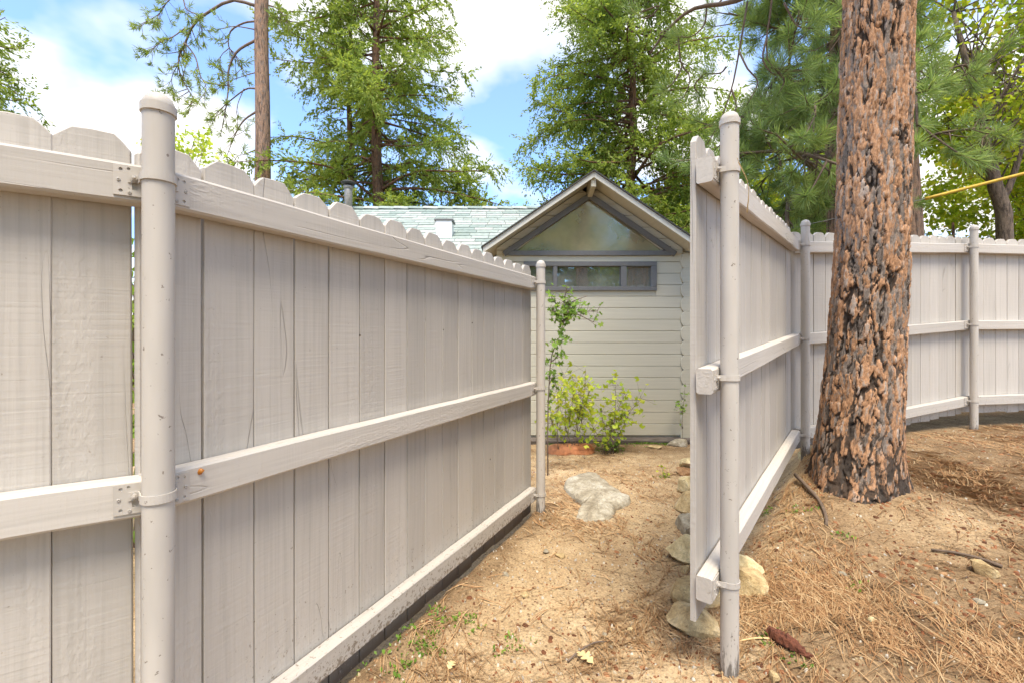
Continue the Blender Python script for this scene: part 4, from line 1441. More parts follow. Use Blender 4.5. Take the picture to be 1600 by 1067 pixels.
# leaning oak with a forked stem
ob = at(1574, 400, 8.0); ob.z = 0.3
oak_tr = [ob, at(1569, 345, 8.0), at(1558, 305, 8.0), at(1546, 250, 8.0), at(1530, 190, 8.0), at(1512, 110, 8.1), at(1490, 20, 8.3)]
oak = broadleaf("leaning_oak", "leaning oak with a dark forked trunk and yellow green leaves behind the yellow pole", tuple(ob), 6, 4, (2.6, 1.4, 2.3), 75, 150, 0.105, 'maple', 0.135, "broadleaf trees beyond the fence", oak_tr,
                [([at(1563, 318, 8.0), at(1578, 290, 7.95), at(1592, 245, 7.9), at(1610, 180, 7.8), at(1640, 90, 7.8)], 0.062), ([at(1545, 235, 8.0), at(1575, 215, 7.7), at(1605, 205, 7.6)], 0.022),
                 ([at(1500, 145, 8.1), at(1545, 100, 8.0), at(1600, 30, 7.9)], 0.03), ([at(1480, 140, 8.2), at(1530, 140, 8.1), at(1570, 80, 8.0)], 0.02)], crown_c=at(1590, 90, 8.6))
gb = "broadleaf trees beyond the fence"
for (x, y, H, cz, cr, ncl, lab, mt) in (
        (7.6, 11.5, 7, 4.1, (2.2, 1.6, 2.6), 46, "bushy yellow green tree showing between the pine trunk and the leaning oak", 'maple'),
        (11.8, 10.2, 7, 4.2, (2.3, 1.8, 2.9), 52, "bright yellow green tree at the far end of the fence beside the leaning oak", 'maple'),
        (14.2, 12.5, 8, 5.6, (2.6, 1.8, 3.0), 44, "tall yellow green tree with orange tips above the last fence bay", 'maple'),
        (5.6, 13.2, 6, 3.3, (1.9, 1.4, 1.9), 34, "mid green tree low behind the open end of the corner fence", 'green'),
        (5.15, 14.2, 6, 4.9, (0.95, 0.9, 1.3), 16, "small golden yellow tree beside the cabin gable", 'yellow'),
        (9.3, 14.0, 8, 4.6, (2.4, 1.6, 3.4), 42, "yellowing green tree behind the pine boughs at the fence corner", 'maple')):
    broadleaf("broadleaf_tree", lab, (x, y, 0.2), H, cz, cr, int(ncl * 1.6), 165, 0.12, mt, 0.10, gb, clump=0.55)
gy = "young evergreens behind the back fence"
cedar("young_cedar", "low green evergreen just behind the back fence under the yellow pole", (8.3, 8.6, 0.3), 3.1, 1.3, 0.5, 46, 0.07, 'cedar', 0.55, 0.8, 0.085, 1.3, group=gy)
cedar("young_cedar", "low green evergreen behind the last fence bay beyond the oak trunk", (11.0, 9.0, 0.3), 3.4, 1.5, 0.5, 46, 0.07, 'cedar', 0.55, 0.8, 0.085, 1.3, group=gy)

gc = "cedars behind the cabin"
cedar("cedar_tree", "tall cedar with a bare reddish trunk and layered sprays above the shingle roof", (-5.07, 17.0, 0), 22, 5.4, 3.0, 165, 0.29, 'cedar', 1.2, 0.62, 0.145, 1.0, group=gc)
cedar("cedar_tree", "thinner cedar close behind the tall one, above the flue pipe", (-6.6, 18.6, 0), 21, 4.6, 3.0, 120, 0.19, 'cedar', 1.1, 0.6, 0.145, 0.95, group=gc)
cedar("cedar_tree", "rounded cedar rising straight behind the cabin gable", (3.42, 13.0, 0), 13.6, 3.7, 2.6, 230, 0.22, 'cedar', 1.1, 0.33, 0.115, 1.25, group=gc)
cedar("cedar_tree", "small low cedar beside the tall one, just above the shingle roof ridge", (-1.9, 18.5, 0), 7.8, 2.3, 1.5, 90, 0.14, 'cedar', 0.9, 0.6, 0.145, 1.0, group=gc)
cedar("cedar_tree", "evergreen poking in at the picture edge over the nearest fence bay", (-11.6, 9.6, 0), 8.2, 2.5, 2.0, 110, 0.18, 'cedar', 0.8, 0.5, 0.11, 1.0, group=gc)

# tall bare-stemmed pine with drooping boughs
tpn = thing("tall_pine", (-8.19, 15.0, 0), "tall straight pine with drooping thinly needled branches behind the near fence", "tree")
tp = [Vector((-8.19 + 0.02 * math.sin(i * 1.3) - 0.006 * i, 15.0, i * 1.3)) for i in range(14)]
obj("trunk", *trunk_mesh(tp, lerp_r(0.255, 0.19, 14), 16, 0.05), M['bark_far'], tpn, None, True)
tq = Pine()
zp = lambda u, v, Y: at(200 + u / 3.81, v / 3.81, Y)
arms = [([(765, 40), (620, 5), (480, 75), (390, 150), (340, 260), (305, 330), (310, 450), (405, 610)], 0.055, 30, 0.4),
        ([(340, 170), (270, 220), (200, 250), (125, 310)], 0.022, 16, 0.2), ([(390, -60), (250, 0), (180, 90), (70, 150)], 0.025, 22, 0.2),
        ([(765, 240), (650, 310), (600, 420), (595, 560), (570, 720)], 0.048, 9, 0.5), ([(765, 130), (690, 140), (610, 190), (600, 280), (640, 330), (690, 450)], 0.036, 12, 0.45),
        ([(765, 530), (700, 535), (600, 610), (465, 730)], 0.034, 5, 0.6), ([(760, 670), (690, 720), (640, 800), (585, 940)], 0.036, 6, 0.5),
        ([(760, 435), (690, 455), (610, 485)], 0.020, 3, 0.5), ([(340, 260), (400, 340), (430, 450), (465, 530), (410, 620)], 0.026, 16, 0.3),
        ([(760, 895), (700, 920), (650, 930)], 0.022, 2, 0.7), ([(765, 180), (640, 160), (545, 175)], 0.022, 4, 0.5), ([(690, 530), (650, 640), (655, 750)], 0.016, 6, 0.4),
        ([(330, 0), (350, 60), (420, 100), (440, 200)], 0.022, 18, 0.1), ([(300, 380), (260, 480), (300, 600)], 0.016, 14, 0.2), ([(600, 290), (550, 350), (570, 480)], 0.016, 10, 0.3),
        ([(840, 35), (900, 60), (960, 150)], 0.03, 10, 0.4), ([(840, 100), (880, 110), (950, 90)], 0.02, 8, 0.3)]
for c2, r0, ntw, bare in arms:
    dY = random.uniform(-1.2, 0.6)
    m_ = len(c2)
    tq.bough([zp(u, v, 15.0 + dY * k_ / m_) for k_, (u, v) in enumerate(c2)], r0, ntw, 0.55, 0.25, 3, 16, bare, 5)
tq.w.build("limbs", M['twig'], tpn)
fo = Foliage(); fo.add(*tufts_mesh(tq.P, tq.A, 9, 0.22, 0.022, (0.2, 1.2)))
fo.build("crown", M['cedar'], tpn)

broadleaf("sapling", "pale yellow green sapling peeping over the fence beside the near post cap", (-4.55, 6.6, 0), 3.9, 3.45, (0.62, 0.5, 0.95), 26, 34, 0.075, 'currant', 0.025, None, None, None, 0.22, 'twig')
broadleaf("garden_bush", "green bush glimpsed through the slit beside the near post", (-2.4, 2.9, -0.05), 1.9, 1.05, (0.9, 0.7, 1.0), 44, 70, 0.06, 'green', 0.02, None, None, None, 0.25, 'twig')

# pines behind the viewer, seen only as reflections in the cabin windows
gm = "pines mirrored in the cabin windows"
pine_tree("mirrored_pine", "pine standing behind the viewer, its trunk mirrored in the triangular window", (2.6, -5.2, 0), 13, 0.26, 6.2, 24, 2.4, 'pine', 12, 0.24, 0.022, 7, 9.5, 0.7, gm)
for (x, y, lab) in ((3.4, -9.0, "leafy tree straight behind the viewer, filling the strip window reflection"),
                    (-2.2, -7.5, "leafy tree behind the viewer, a dim green shape in the window reflection"),
                    (6.2, -7.0, "second leafy tree behind the viewer, dim at the edge of the window reflection"),
                    (1.0, -10.5, "farther leafy tree behind the viewer, faint in the middle of the window reflection")):
    broadleaf("mirrored_tree", lab, (x, y, 0), 9, 4.9, (3.0, 2.0, 3.4), 70, 60, 0.24, 'green', 0.16, gm, clump=0.9)
#@@SMALL@@

# ------------------------------------------------------------------ stones
def stone_mesh(name, rx, ry, rz_, seed, mat, cuts=15, seg=22, rings=14):
    r_ = np.random.default_rng(seed)
    V = []
    th_ = np.linspace(0, 2 * np.pi, seg, endpoint=False)
    ph = np.linspace(-np.pi / 2, np.pi / 2, rings)
    T, Pp = np.meshgrid(th_, ph)
    v = np.stack([np.cos(Pp) * np.cos(T), np.cos(Pp) * np.sin(T), np.sin(Pp)], -1).reshape(-1, 3)
    v = np.sign(v) * np.abs(v) ** 0.8
    for c in range(cuts):
        n = r_.normal(size=3); n /= np.linalg.norm(n); d = r_.uniform(0.50, 0.82)
        q = v @ n
        v = v - np.where(q > d, (q - d) * 0.98, 0)[:, None] * n
    nz = fbm(v[:, 0] * 2.5 + seed, v[:, 1] * 2.5 + v[:, 2] * 2.1, seed, 4) - 0.5
    v = v * (1 + 0.12 * nz)[:, None]
    v = v + r_.normal(size=v.shape) * 0.006
    v = v * np.array([rx, ry, rz_])
    i0 = np.arange(rings - 1)[:, None] * seg; j = np.arange(seg)[None]; j2 = (j + 1) % seg
    f = np.stack([i0 + j, i0 + j2, i0 + seg + j2, i0 + seg + j], -1).reshape(-1, 4)
    return mesh(name, v, f, mat, 24)


def on_ground(px, py, z0=-0.03):
    """the point of the soil seen at a photo pixel"""
    Y = 3.0
    for _ in range(25):
        x = (px - 800) / FPX * Y
        g_ = gz(x, Y)
        Y = 0.5 * Y + 0.5 * FPX * (CAM_Z - g_) / (py - 522)
    return Vector(((px - 800) / FPX * Y, Y, gz((px - 800) / FPX * Y, Y)))


gs = "stones edging the path"
stones = [  # foot pixel, half width px, height m, depth m, mat, sink, label
    (1090, 1004, 45, 0.085, 0.12, 'stone_tan', "tan stone lying under the lowest end of the open fence"),
    (1086, 955, 54, 0.11, 0.12, 'stone_tan', "broad tan stone behind the bottom rail end of the open fence"),
    (1070, 884, 30, 0.10, 0.10, 'stone_cream', "pale buff stone half hidden by the edge of the open fence"),
    (1070, 897, 8, 0.03, 0.03, 'stone_tan', "small yellow stone tucked in front of the pale buff one"),
    (1078, 838, 20, 0.10, 0.11, 'stone_grey', "speckled grey stone against the open fence edge"),
    (1080, 806, 22, 0.13, 0.12, 'stone_tan', "upright tan stone behind the speckled grey one"),
    (1076, 773, 22, 0.12, 0.12, 'stone_cream', "cream block of stone in the row along the path"),
    (1078, 744, 22, 0.05, 0.10, 'stone_red', "flat rusty slab in the row along the path"),
    (1079, 736, 20, 0.11, 0.11, 'stone_cream', "pale rounded stone at the far end of the path row"),
    (1160, 908, 27, 0.10, 0.10, 'stone_cream', "rounded cream stone just past the open end post"),
    (1172, 934, 26, 0.095, 0.085, 'stone_tan', "smooth buff stone at the foot of the open end post"),
    (1254, 712, 9, 0.06, 0.06, 'stone_cream', "small cream stone wedged by the corner post beside the pine"),
]
for i, (px, py, hw, hh, dp, mt, lab) in enumerate(stones):
    p = on_ground(px, py)
    rx = hw * 1.2 / FPX * p.y; dp *= 1.25
    p.y += dp * 0.7
    o = inst("path_stone", stone_mesh("path_stone", rx, dp, hh, 100 + i, M[mt]), None, Matrix.Translation((p.x * p.y / (p.y - dp * 0.7), p.y, gz(p.x, p.y) + hh * 0.42)) @ Matrix.Rotation(random.uniform(-0.3, 0.3), 4, 'Z'))
    tag(o, lab, "stone", gs)
for i, (px, py, hw, hh, dp, mt, lab) in enumerate([
        (1027, 701, 14, 0.035, 0.09, 'stone_tan', "flat tan stone lying near the cabin sill"),
        (1059, 697, 20, 0.075, 0.10, 'stone_grey', "dark grey rounded stone against the cabin sill")]):
    p = on_ground(px, py); p.y += dp * 0.5
    o = inst("path_stone", stone_mesh("path_stone", hw / FPX * p.y, dp, hh, 140 + i, M[mt]), None, Matrix.Translation((p.x, p.y, p.z + hh * 0.3)))
    tag(o, lab, "stone")

# flat pale rock set in the path
outl = [(165, 890), (178, 855), (230, 838), (300, 833), (335, 862), (400, 900), (452, 936), (440, 956), (392, 978), (385, 1000), (340, 1022), (280, 1027), (222, 1012), (243, 965), (200, 932)]
ring = [on_ground(820 + x / 2.737, 440 + y / 2.737) for x, y in outl]
cen = sum(ring, Vector()) / len(ring)
ring = curve_pts(ring + [ring[0]], 61)[:-1]
V, F = [], []
lev = [(1.03, -0.05), (1.0, 0.006), (0.94, 0.030), (0.84, 0.043), (0.66, 0.050), (0.44, 0.052), (0.2, 0.054)]
for s_, h in lev:
    for k, p in enumerate(ring):
        q = cen + (p - cen) * s_
        jit = (float(fbm(q.x * 14, q.y * 14, 77, 3)) - 0.5) + 0.8 * (float(fbm(q.x * 34, q.y * 34, 79, 2)) - 0.5)
        V.append((q.x + jit * 0.02, q.y, gz(cen.x, cen.y) + h * (1 + 0.0) + jit * 0.028 * (1 if h > 0 else 0) + (0.012 * (cen.y - q.y)) * 0))
nR = len(ring)
for a in range(len(lev) - 1):
    for k in range(nR):
        F.append((a * nR + k, (a + 1) * nR + k, (a + 1) * nR + (k + 1) % nR, a * nR + (k + 1) % nR)[::-1])
V.append((cen.x, cen.y, gz(cen.x, cen.y) + 0.056))
for k in range(nR):
    F.append(((len(lev) - 1) * nR + k, (len(lev) - 1) * nR + (k + 1) % nR, len(V) - 1))
V = [(x - cen.x, y - cen.y, z - gz(cen.x, cen.y)) for x, y, z in V]
tag(obj("path_rock", V, F, M['stone_grey'], None, Matrix.Translation((cen.x, cen.y, gz(cen.x, cen.y))), 22), "broad flat pale rock set in the middle of the sandy path", "rock")

loose = [(1536, 893, 20, 0.045, 'stone_tan', "smooth tan cobble on the needle litter by the dark stick"),
         (1209, 1062, 10, 0.022, 'stone_tan', "round yellow pebble at the foot of the picture beside the open end post"),
         (1462, 945, 5, 0.012, 'stone_grey', "small grey pebble in the middle of the needle litter"),
         (820, 930, 8, 0.014, 'stone_tan', "yellow pebble beside the fence on the sandy path"),
         (853, 862, 8, 0.015, 'stone_grey', "whitish pebble near the foot of the far fence post"),
         (944, 992, 6, 0.012, 'stone_grey', "grey pebble on the path above the oak leaf"),
         (875, 868, 9, 0.014, 'stone_tan', "buff pebble next to the whitish one near the far fence post"),
         (1316, 898, 7, 0.014, 'stone_grey', "pale grey pebble below the pine trunk"),
         (1530, 940, 8, 0.012, 'stone_grey', "long pale pebble under the tan cobble"),
         (1362, 970, 6, 0.013, 'stone_cream', "cream pebble among straw needles below the trunk"),
         (790, 898, 6, 0.012, 'stone_grey', "dark little pebble at the shaded edge of the fence"),
         (985, 985, 6, 0.011, 'stone_cream', "cream pebble on the bare sand of the path"),
         (955, 1012, 4, 0.010, 'stone_grey', "bluish chip of stone touching the twig by the oak leaf")]
for i, (px, py, hw, hh, mt, lab) in enumerate(loose):
    p = on_ground(px, py); rx = hw / FPX * p.y
    o = inst("pebble", stone_mesh("pebble", rx, rx * 0.75, hh, 200 + i, M[mt], 5, 12, 8), None, Matrix.Translation((p.x, p.y, p.z + hh * 0.4)) @ Matrix.Rotation(random.uniform(0, 3), 4, 'Z'))
    tag(o, lab, "stone", "loose pebbles on the soil")

# ------------------------------------------------------------------ litter
def scatter(n, fn):
    """random soil points in the visible area, kept with probability fn(x, y)"""
    X, Y = [], []
    tot = 0
    while tot < n:
        y = 1.15 + (rng.random(n * 2) ** 1.25) * 4.9
        x = rng.uniform(-0.9, 1.0, n * 2) * 0 + (rng.uniform(-0.62, 1.22, n * 2)) * y
        sl = (x - P1.x) * n1.x + (y - P1.y) * n1.y
        tl = (x - P1.x) * d1.x + (y - P1.y) * d1.y
        ok = (sl > -0.02) | (tl > 2.7)
        s2 = (x - PB.x) * nB.x + (y - PB.y) * nB.y
        t2 = (x - PB.x) * dB.x + (y - PB.y) * dB.y
        ok &= ~((s2 < -0.02) & (t2 > -0.2))
        ok &= ~((y > 5.75))
        ok &= np.hypot(x - TRUNK.x, y - TRUNK.y) > 0.27
        ok &= rng.random(n * 2) < fn(x, y)
        X.append(x[ok]); Y.append(y[ok]); tot += ok.sum()
    return np.concatenate(X)[:n], np.concatenate(Y)[:n]


def right_side(x, y):
    return sstep(-0.15, 0.25, (x - PA.x) * nA.x + (y - PA.y) * nA.y)


def dens_needles(x, y):
    clump = sstep(0.42, 0.66, fbm(x * 1.9, y * 1.9, 91, 3))
    bare = np.exp(-(((x - 2.5) / 0.7) ** 2 + ((y - 2.6) / 0.28) ** 2))
    return np.clip((0.10 + 0.9 * clump) * (0.30 + 0.70 * right_side(x, y)) * (1 - 0.85 * bare) * (1 - 0.6 * sstep(3.0, 3.8, y) * right_side(x, y)), 0, 1)


def needles(nf, per=3, ln=0.165, wd=0.0022):
    x, y = scatter(nf, dens_needles)
    flow = 6.0 * (fbm(x * 0.8, y * 0.8, 95, 2) - 0.5) + rng.normal(size=nf) * 0.75
    vs, fs = [], []
    for k in range(per):
        a = flow + rng.normal(size=nf) * 0.13
        curl = rng.normal(size=nf) * 0.45
        l = ln * rng.uniform(0.45, 1.15, nf)
        w = wd * rng.uniform(0.7, 1.4, nf) * (0.8 + 0.12 * y)
        pts_ = []
        cx, cy, aa = x.copy(), y.copy(), a.copy()
        lift = rng.random(nf) * 0.010
        for s_ in range(5):
            zz_ = ground_z(cx, cy) + 0.004 + lift * np.sin(s_ / 4 * np.pi * rng.uniform(0.6, 1.2, nf)) + rng.random(nf) * 0.003
            pts_.append((cx.copy(), cy.copy(), zz_, aa.copy()))
            cx = cx + np.cos(aa) * l / 4; cy = cy + np.sin(aa) * l / 4; aa = aa + curl / 4
        v = np.empty((nf, 10, 3))
        for s_, (qx, qy, qz, qa) in enumerate(pts_):
            ww = w * (0.5 if s_ in (0, 4) else 1.0) * 0.5
            v[:, 2 * s_, 0] = qx - np.sin(qa) * ww; v[:, 2 * s_, 1] = qy + np.cos(qa) * ww; v[:, 2 * s_, 2] = qz
            v[:, 2 * s_ + 1, 0] = qx + np.sin(qa) * ww; v[:, 2 * s_ + 1, 1] = qy - np.cos(qa) * ww; v[:, 2 * s_ + 1, 2] = qz + w * 0.4
        base_ = (np.arange(nf) * 10)[:, None, None]
        f = (np.array([[2 * s_, 2 * s_ + 1, 2 * s_ + 3, 2 * s_ + 2] for s_ in range(4)])[None] + base_).reshape(-1, 4)
        vs.append(v.reshape(-1, 3)); fs.append(f + k * nf * 10)
    return np.concatenate(vs), np.concatenate(fs)


v, f = needles(9000, 3, 0.155, 0.0020)
tag(obj("needle_litter", v, f, M['litter']), "fallen straw coloured pine needles scattered over the soil", "needles", None, "stuff")


def chips(n, fn, size, mat, name, label, cat, thick=0.25, seed=0):
    x, y = scatter(n, fn)
    a = rng.uniform(0, 2 * np.pi, n)
    s_ = size * np.minimum(rng.lognormal(0, 0.45, n), 1.8)
    z = ground_z(x, y)
    k = 6
    ang = np.linspace(0, 2 * np.pi, k, endpoint=False)[None] + rng.normal(size=(n, k)) * 0.18
    rr = s_[:, None] * rng.uniform(0.65, 1.15, (n, k))
    el = rng.uniform(0.4, 0.9, n)[:, None]
    lx = rr * np.cos(ang); ly = rr * np.sin(ang) * el
    gx = lx * np.cos(a)[:, None] - ly * np.sin(a)[:, None]; gy_ = lx * np.sin(a)[:, None] + ly * np.cos(a)[:, None]
    v = np.empty((n, 2 * k + 1, 3))
    v[:, :k, 0] = x[:, None] + gx; v[:, :k, 1] = y[:, None] + gy_; v[:, :k, 2] = z[:, None] - 0.002
    v[:, k:2 * k, 0] = x[:, None] + gx * 0.72; v[:, k:2 * k, 1] = y[:, None] + gy_ * 0.72
    tilt = rng.normal(size=(n, 1)) * thick * 0.5
    v[:, k:2 * k, 2] = z[:, None] + s_[:, None] * thick + gx * tilt + 0.002
    v[:, 2 * k] = np.stack([x, y, z + s_ * thick * 1.25 + 0.002], -1)
    q = [[i, (i + 1) % k, k + (i + 1) % k, k + i] for i in range(k)]
    t_ = [[k + i, k + (i + 1) % k, 2 * k] for i in range(k)]
    tri_ = [[a_, b_, c_] for a_, b_, c_, d_ in q] + [[a_, c_, d_] for a_, b_, c_, d_ in q] + t_
    f = (np.array(tri_)[None] + (np.arange(n) * (2 * k + 1))[:, None, None]).reshape(-1, 3)
    return tag(obj(name, v.reshape(-1, 3), f, M[mat]), label, cat, None, "stuff")


chips(4600, lambda x, y: 0.35 + 0.65 * (1 - right_side(x, y)), 0.0055, 'pebbles', "gravel", "small tan and grey grit bedded in the sandy soil", "gravel", 0.55)
chips(1900, lambda x, y: np.clip((0.25 + 0.75 * right_side(x, y)) * sstep(0.35, 0.65, fbm(x * 2.2, y * 2.2, 99, 3)) + 1.0 * np.exp(-(np.clip(np.hypot(x - TRUNK.x, y - TRUNK.y) - 0.28, 0, 9) / 0.10) ** 2), 0, 1), 0.011, 'flakes', "bark_litter", "reddish brown flakes of pine bark on the soil", "litter", 0.22)
chips(5200, lambda x, y: 0.3 + 0.7 * fbm(x * 3, y * 3, 101, 2), 0.0042, 'flakes', "soil_crumbs", "dark crumbs of rotted bark and twigs in the soil", "litter", 0.4)


def stick(name, ctrl, r0, r1, label, mat='twig_dark', n=12, cat="stick", knots=True):
    pts = curve_pts(ctrl, n)
    v, f = tube(pts, [r0 + (r1 - r0) * i / (n - 1) * (1 + 0.0) + (r0 * random.uniform(-0.12, 0.15) if knots else 0) for i in range(n)], 7)
    o0 = pts[0]
    v = [p - o0 for p in v]
    return tag(obj(name, v, f, M[mat], None, Matrix.Translation(o0), True), label, cat)


def og(px, py, h):
    p = on_ground(px, py); p.z += h; return p


stick("fallen_branch", [og(1243, 752, 0.05), og(1262, 768, 0.03), og(1280, 785, 0.014), og(1290, 808, 0.012), og(1291, 822, 0.008)], 0.013, 0.009, "dark crooked branch lying at the foot of the pine trunk")
stick("fallen_branch", [og(1455, 861, 0.01), og(1490, 866, 0.012), og(1530, 876, 0.014), og(1566, 887, 0.008)], 0.006, 0.008, "slim dark stick lying behind the tan cobble")
stick("fallen_twig", [og(887, 1036, 0.01), og(905, 1024, 0.02), og(930, 1010, 0.02), og(958, 1004, 0.006)], 0.004, 0.0025, "short grey twig under the pale oak leaf", 'twig')
stick("fallen_twig", [og(1155, 1003, 0.006), og(1180, 1000, 0.010), og(1203, 999, 0.006)], 0.004, 0.004, "straight pale twig between the end post and the red bark piece", 'dead_leaf')

# lump of red bark
pts = [og(1202, 989, 0.012), og(1218, 1003, 0.02), og(1240, 1015, 0.02), og(1258, 1026, 0.012), og(1270, 1029, 0.004)]
pts = curve_pts(pts, 22)
v, f = tube(pts, [0.010 + 0.016 * math.sin(math.pi * min(1, (i + 2) / 18)) * random.uniform(0.8, 1.15) if i < 20 else 0.007 for i in range(22)], 12)
v = [Vector(p) + rv3(0.0028) for p in v]
o0 = pts[0]
tag(obj("bark_piece", [p - o0 for p in v], f, M['chunk'], None, Matrix.Translation(o0)), "crumbly dark red piece of bark on the needles near the end post", "bark")

# pale fallen oak leaf with lobes
def lobed_leaf(L_, W_, lobes=3):
    pr = [(0, 0)]
    right = [(0.10, 0.05), (0.22, 0.30), (0.30, 0.34), (0.34, 0.12), (0.48, 0.46), (0.58, 0.48), (0.58, 0.14), (0.74, 0.36), (0.83, 0.30), (0.80, 0.10), (0.93, 0.12)]
    pl = [(0, 0.0)] + [(a * L_, b * W_) for a, b in right] + [(L_, 0)] + [(a * L_, -b * W_) for a, b in right[::-1]]
    V = [(x, y, 0.010 * math.sin(x / L_ * 3) + 0.25 * abs(y) * (0.6 if y > 0 else 0.25)) for x, y in pl]
    n = len(V)
    spine = [(L_ * t_, 0, 0.010 * math.sin(t_ * 3)) for t_ in (0.2, 0.4, 0.6, 0.8)]
    F = []
    import bmesh
    bm = bmesh.new()
    vs = [bm.verts.new(p) for p in V]
    es = [bm.edges.new((vs[i], vs[(i + 1) % n])) for i in range(n)]
    bmesh.ops.triangle_fill(bm, edges=es, use_beauty=True)
    ext = bmesh.ops.extrude_face_region(bm, geom=bm.faces[:])
    for e in ext["geom"]:
        if isinstance(e, bmesh.types.BMVert): e.co.z += 0.0008
    me = bpy.data.meshes.new("oak_leaf"); bm.to_mesh(me); bm.free()
    me.materials.append(M['dead_leaf'])
    return me


p = og(929, 1041, 0.008)
tag(inst("oak_leaf", lobed_leaf(0.085, 0.065), None, Matrix.Translation(p) @ Matrix.Rotation(R(140), 4, 'Z') @ Matrix.Rotation(R(-8), 4, 'Y')), "pale fallen oak leaf with lobed edges lying on the path", "leaf")
p = og(700, 1050, 0.008)
tag(inst("oak_leaf", lobed_leaf(0.045, 0.04), None, Matrix.Translation(p) @ Matrix.Rotation(R(60), 4, 'Z') @ Matrix.Rotation(R(-10), 4, 'Y')), "small curled tan leaf among the green sprouts by the fence", "leaf")

# tiny weeds
wx, wy = [], []
for (px, py, n_, sp_w) in ((650, 985, 13, 0.07), (700, 970, 15, 0.06), (665, 1015, 15, 0.06), (610, 1045, 9, 0.06), (740, 975, 6, 0.06), (790, 1010, 8, 0.05), (1250, 800, 8, 0.05), (1200, 800, 10, 0.06), (1330, 840, 5, 0.05), (1210, 995, 6, 0.03), (1245, 1030, 5, 0.03), (1345, 915, 5, 0.03), (940, 700, 30, 0.12), (1000, 690, 46, 0.16), (1040, 690, 34, 0.14), (1035, 745, 8, 0.03), (900, 690, 40, 0.2), (960, 700, 40, 0.10)):
    c = on_ground(px, py)
    for _ in range(n_):
        wx.append(c.x + random.gauss(0, sp_w)); wy.append(min(c.y + random.gauss(0, sp_w * 0.7), 5.8))
wx, wy = np.array(wx), np.array(wy)
fo = Foliage()
for k in range(6):
    c = np.stack([wx, wy, ground_z(wx, wy) + 0.004], -1) + rng.normal(size=(len(wx), 3)) * np.array([0.012, 0.012, 0.004])
    d = rng.normal(size=c.shape); d[:, 2] = np.abs(d[:, 2]) * 0.6 + 0.15
    l = rng.uniform(0.010, 0.026, len(wx))
    fo.add(*diamonds(c, d, rng.normal(size=c.shape) * 0.5 + np.array([0, 0, 1]), l, l * 0.55, 0.55))
tag(fo.build("weeds", M['weed'], None), "tiny green sprouts in the soil along fence and cabin", "weeds", None, "stuff")

# ------------------------------------------------------------------ garden by the cabin
def star_leaves(C_, D_, Nn, size, lobes=5, depth=0.5):
    """flat lobed leaves (fans)"""
    C_ = np.asarray(C_); D_ = unit(np.asarray(D_)); Sd = unit(np.cross(D_, Nn)); Nn = np.cross(Sd, D_)
    k = lobes * 2 + 1
    ang = np.linspace(-2.3, 2.3, k)
    rad = np.where(np.arange(k) % 2 == 0, 1.0 - 0.25 * np.abs(ang) / 2.3, depth)
    n = len(C_)
    size = np.asarray(size).reshape(-1, 1)
    v = np.empty((n, k + 1, 3))
    v[:, 0] = C_
    for i in range(k):
        v[:, i + 1] = C_ + (D_ * (math.cos(ang[i]) * rad[i]) + Sd * (math.sin(ang[i]) * rad[i]) * 0.9) * size + Nn * size * 0.12 * abs(math.sin(ang[i]))
    f = np.array([[0, i + 1, i + 2] for i in range(k - 1)])
    f = (f[None] + (np.arange(n) * (k + 1))[:, None, None]).reshape(-1, 3)
    return v.reshape(-1, 3), f


def leafy(name, label, base, stems, nleaf, size, mat, lobes, depth, r0, cat="shrub", spread=0.05, bare=0.25):
    t = thing(name, base, label, cat)
    w = Wood(); C_, D_ = [], []
    for ctrl, nl in stems:
        pts = curve_pts(ctrl, 12)
        w.tube(pts, lerp_r(r0, r0 * 0.4, 12), 5)
        for q in range(nl):
            u = bare + (1 - bare) * random.random()
            k = min(int(u * 11), 10); p = pts[k].lerp(pts[k + 1], u * 11 - k)
            e = p + rv3(spread)
            w.tube([p, p.lerp(e, 0.6) + Vector((0, 0, 0.006)), e], [r0 * 0.35, r0 * 0.28, r0 * 0.2], 3)
            C_.append(e); D_.append(rv3(1) + Vector((0, -0.25, -0.1)))
    w.build("stems", M['twig'], t)
    C_ = np.array(C_); D_ = np.array(D_)
    nn = rng.normal(size=C_.shape) * 0.55 + np.array([0.1, -0.55, 0.75])
    fo = Foliage(); fo.add(*star_leaves(C_, D_, nn, size * rng.uniform(0.6, 1.25, len(C_)), lobes, depth))
    fo.build("leaves", M[mat], t)
    return t


g2 = lambda px, py, Y: at(px, py, Y)
cb = on_ground(905, 704)
YS = 5.34
st = []
for (bx, tx, ty, nl) in ((872, 868, 600, 26), (880, 880, 582, 34), (885, 895, 588, 40), (890, 912, 600, 40), (893, 925, 605, 34), (900, 872, 640, 26), (955, 960, 588, 30), (950, 975, 620, 40), (955, 940, 640, 36), (948, 1003, 622, 44), (958, 960, 660, 34), (905, 905, 625, 34), (875, 860, 650, 26), (945, 925, 660, 30), (940, 985, 640, 26), (895, 915, 575, 10)):
    dy_ = random.uniform(-0.2, 0.25)
    b0 = at(bx, 700, YS + 0.0)
    b0.z = gz(b0.x, b0.y) - 0.01
    t0 = at(tx, ty, YS + dy_)
    nl = int(nl * (1.6 if bx < 940 else 1.15)); st.append(([b0, b0.lerp(t0, 0.4) + Vector((random.uniform(-.03, .03), 0, 0.04)), b0.lerp(t0, 0.75) + Vector((random.uniform(-.04, .04), 0, 0.02)), t0], nl))
leafy("currant_shrub", "airy yellow green shrub growing against the cabin wall behind the terracotta edging", tuple(cb), st, 0, 0.040, 'currant', 3, 0.72, 0.0042, spread=0.085, bare=0.30)
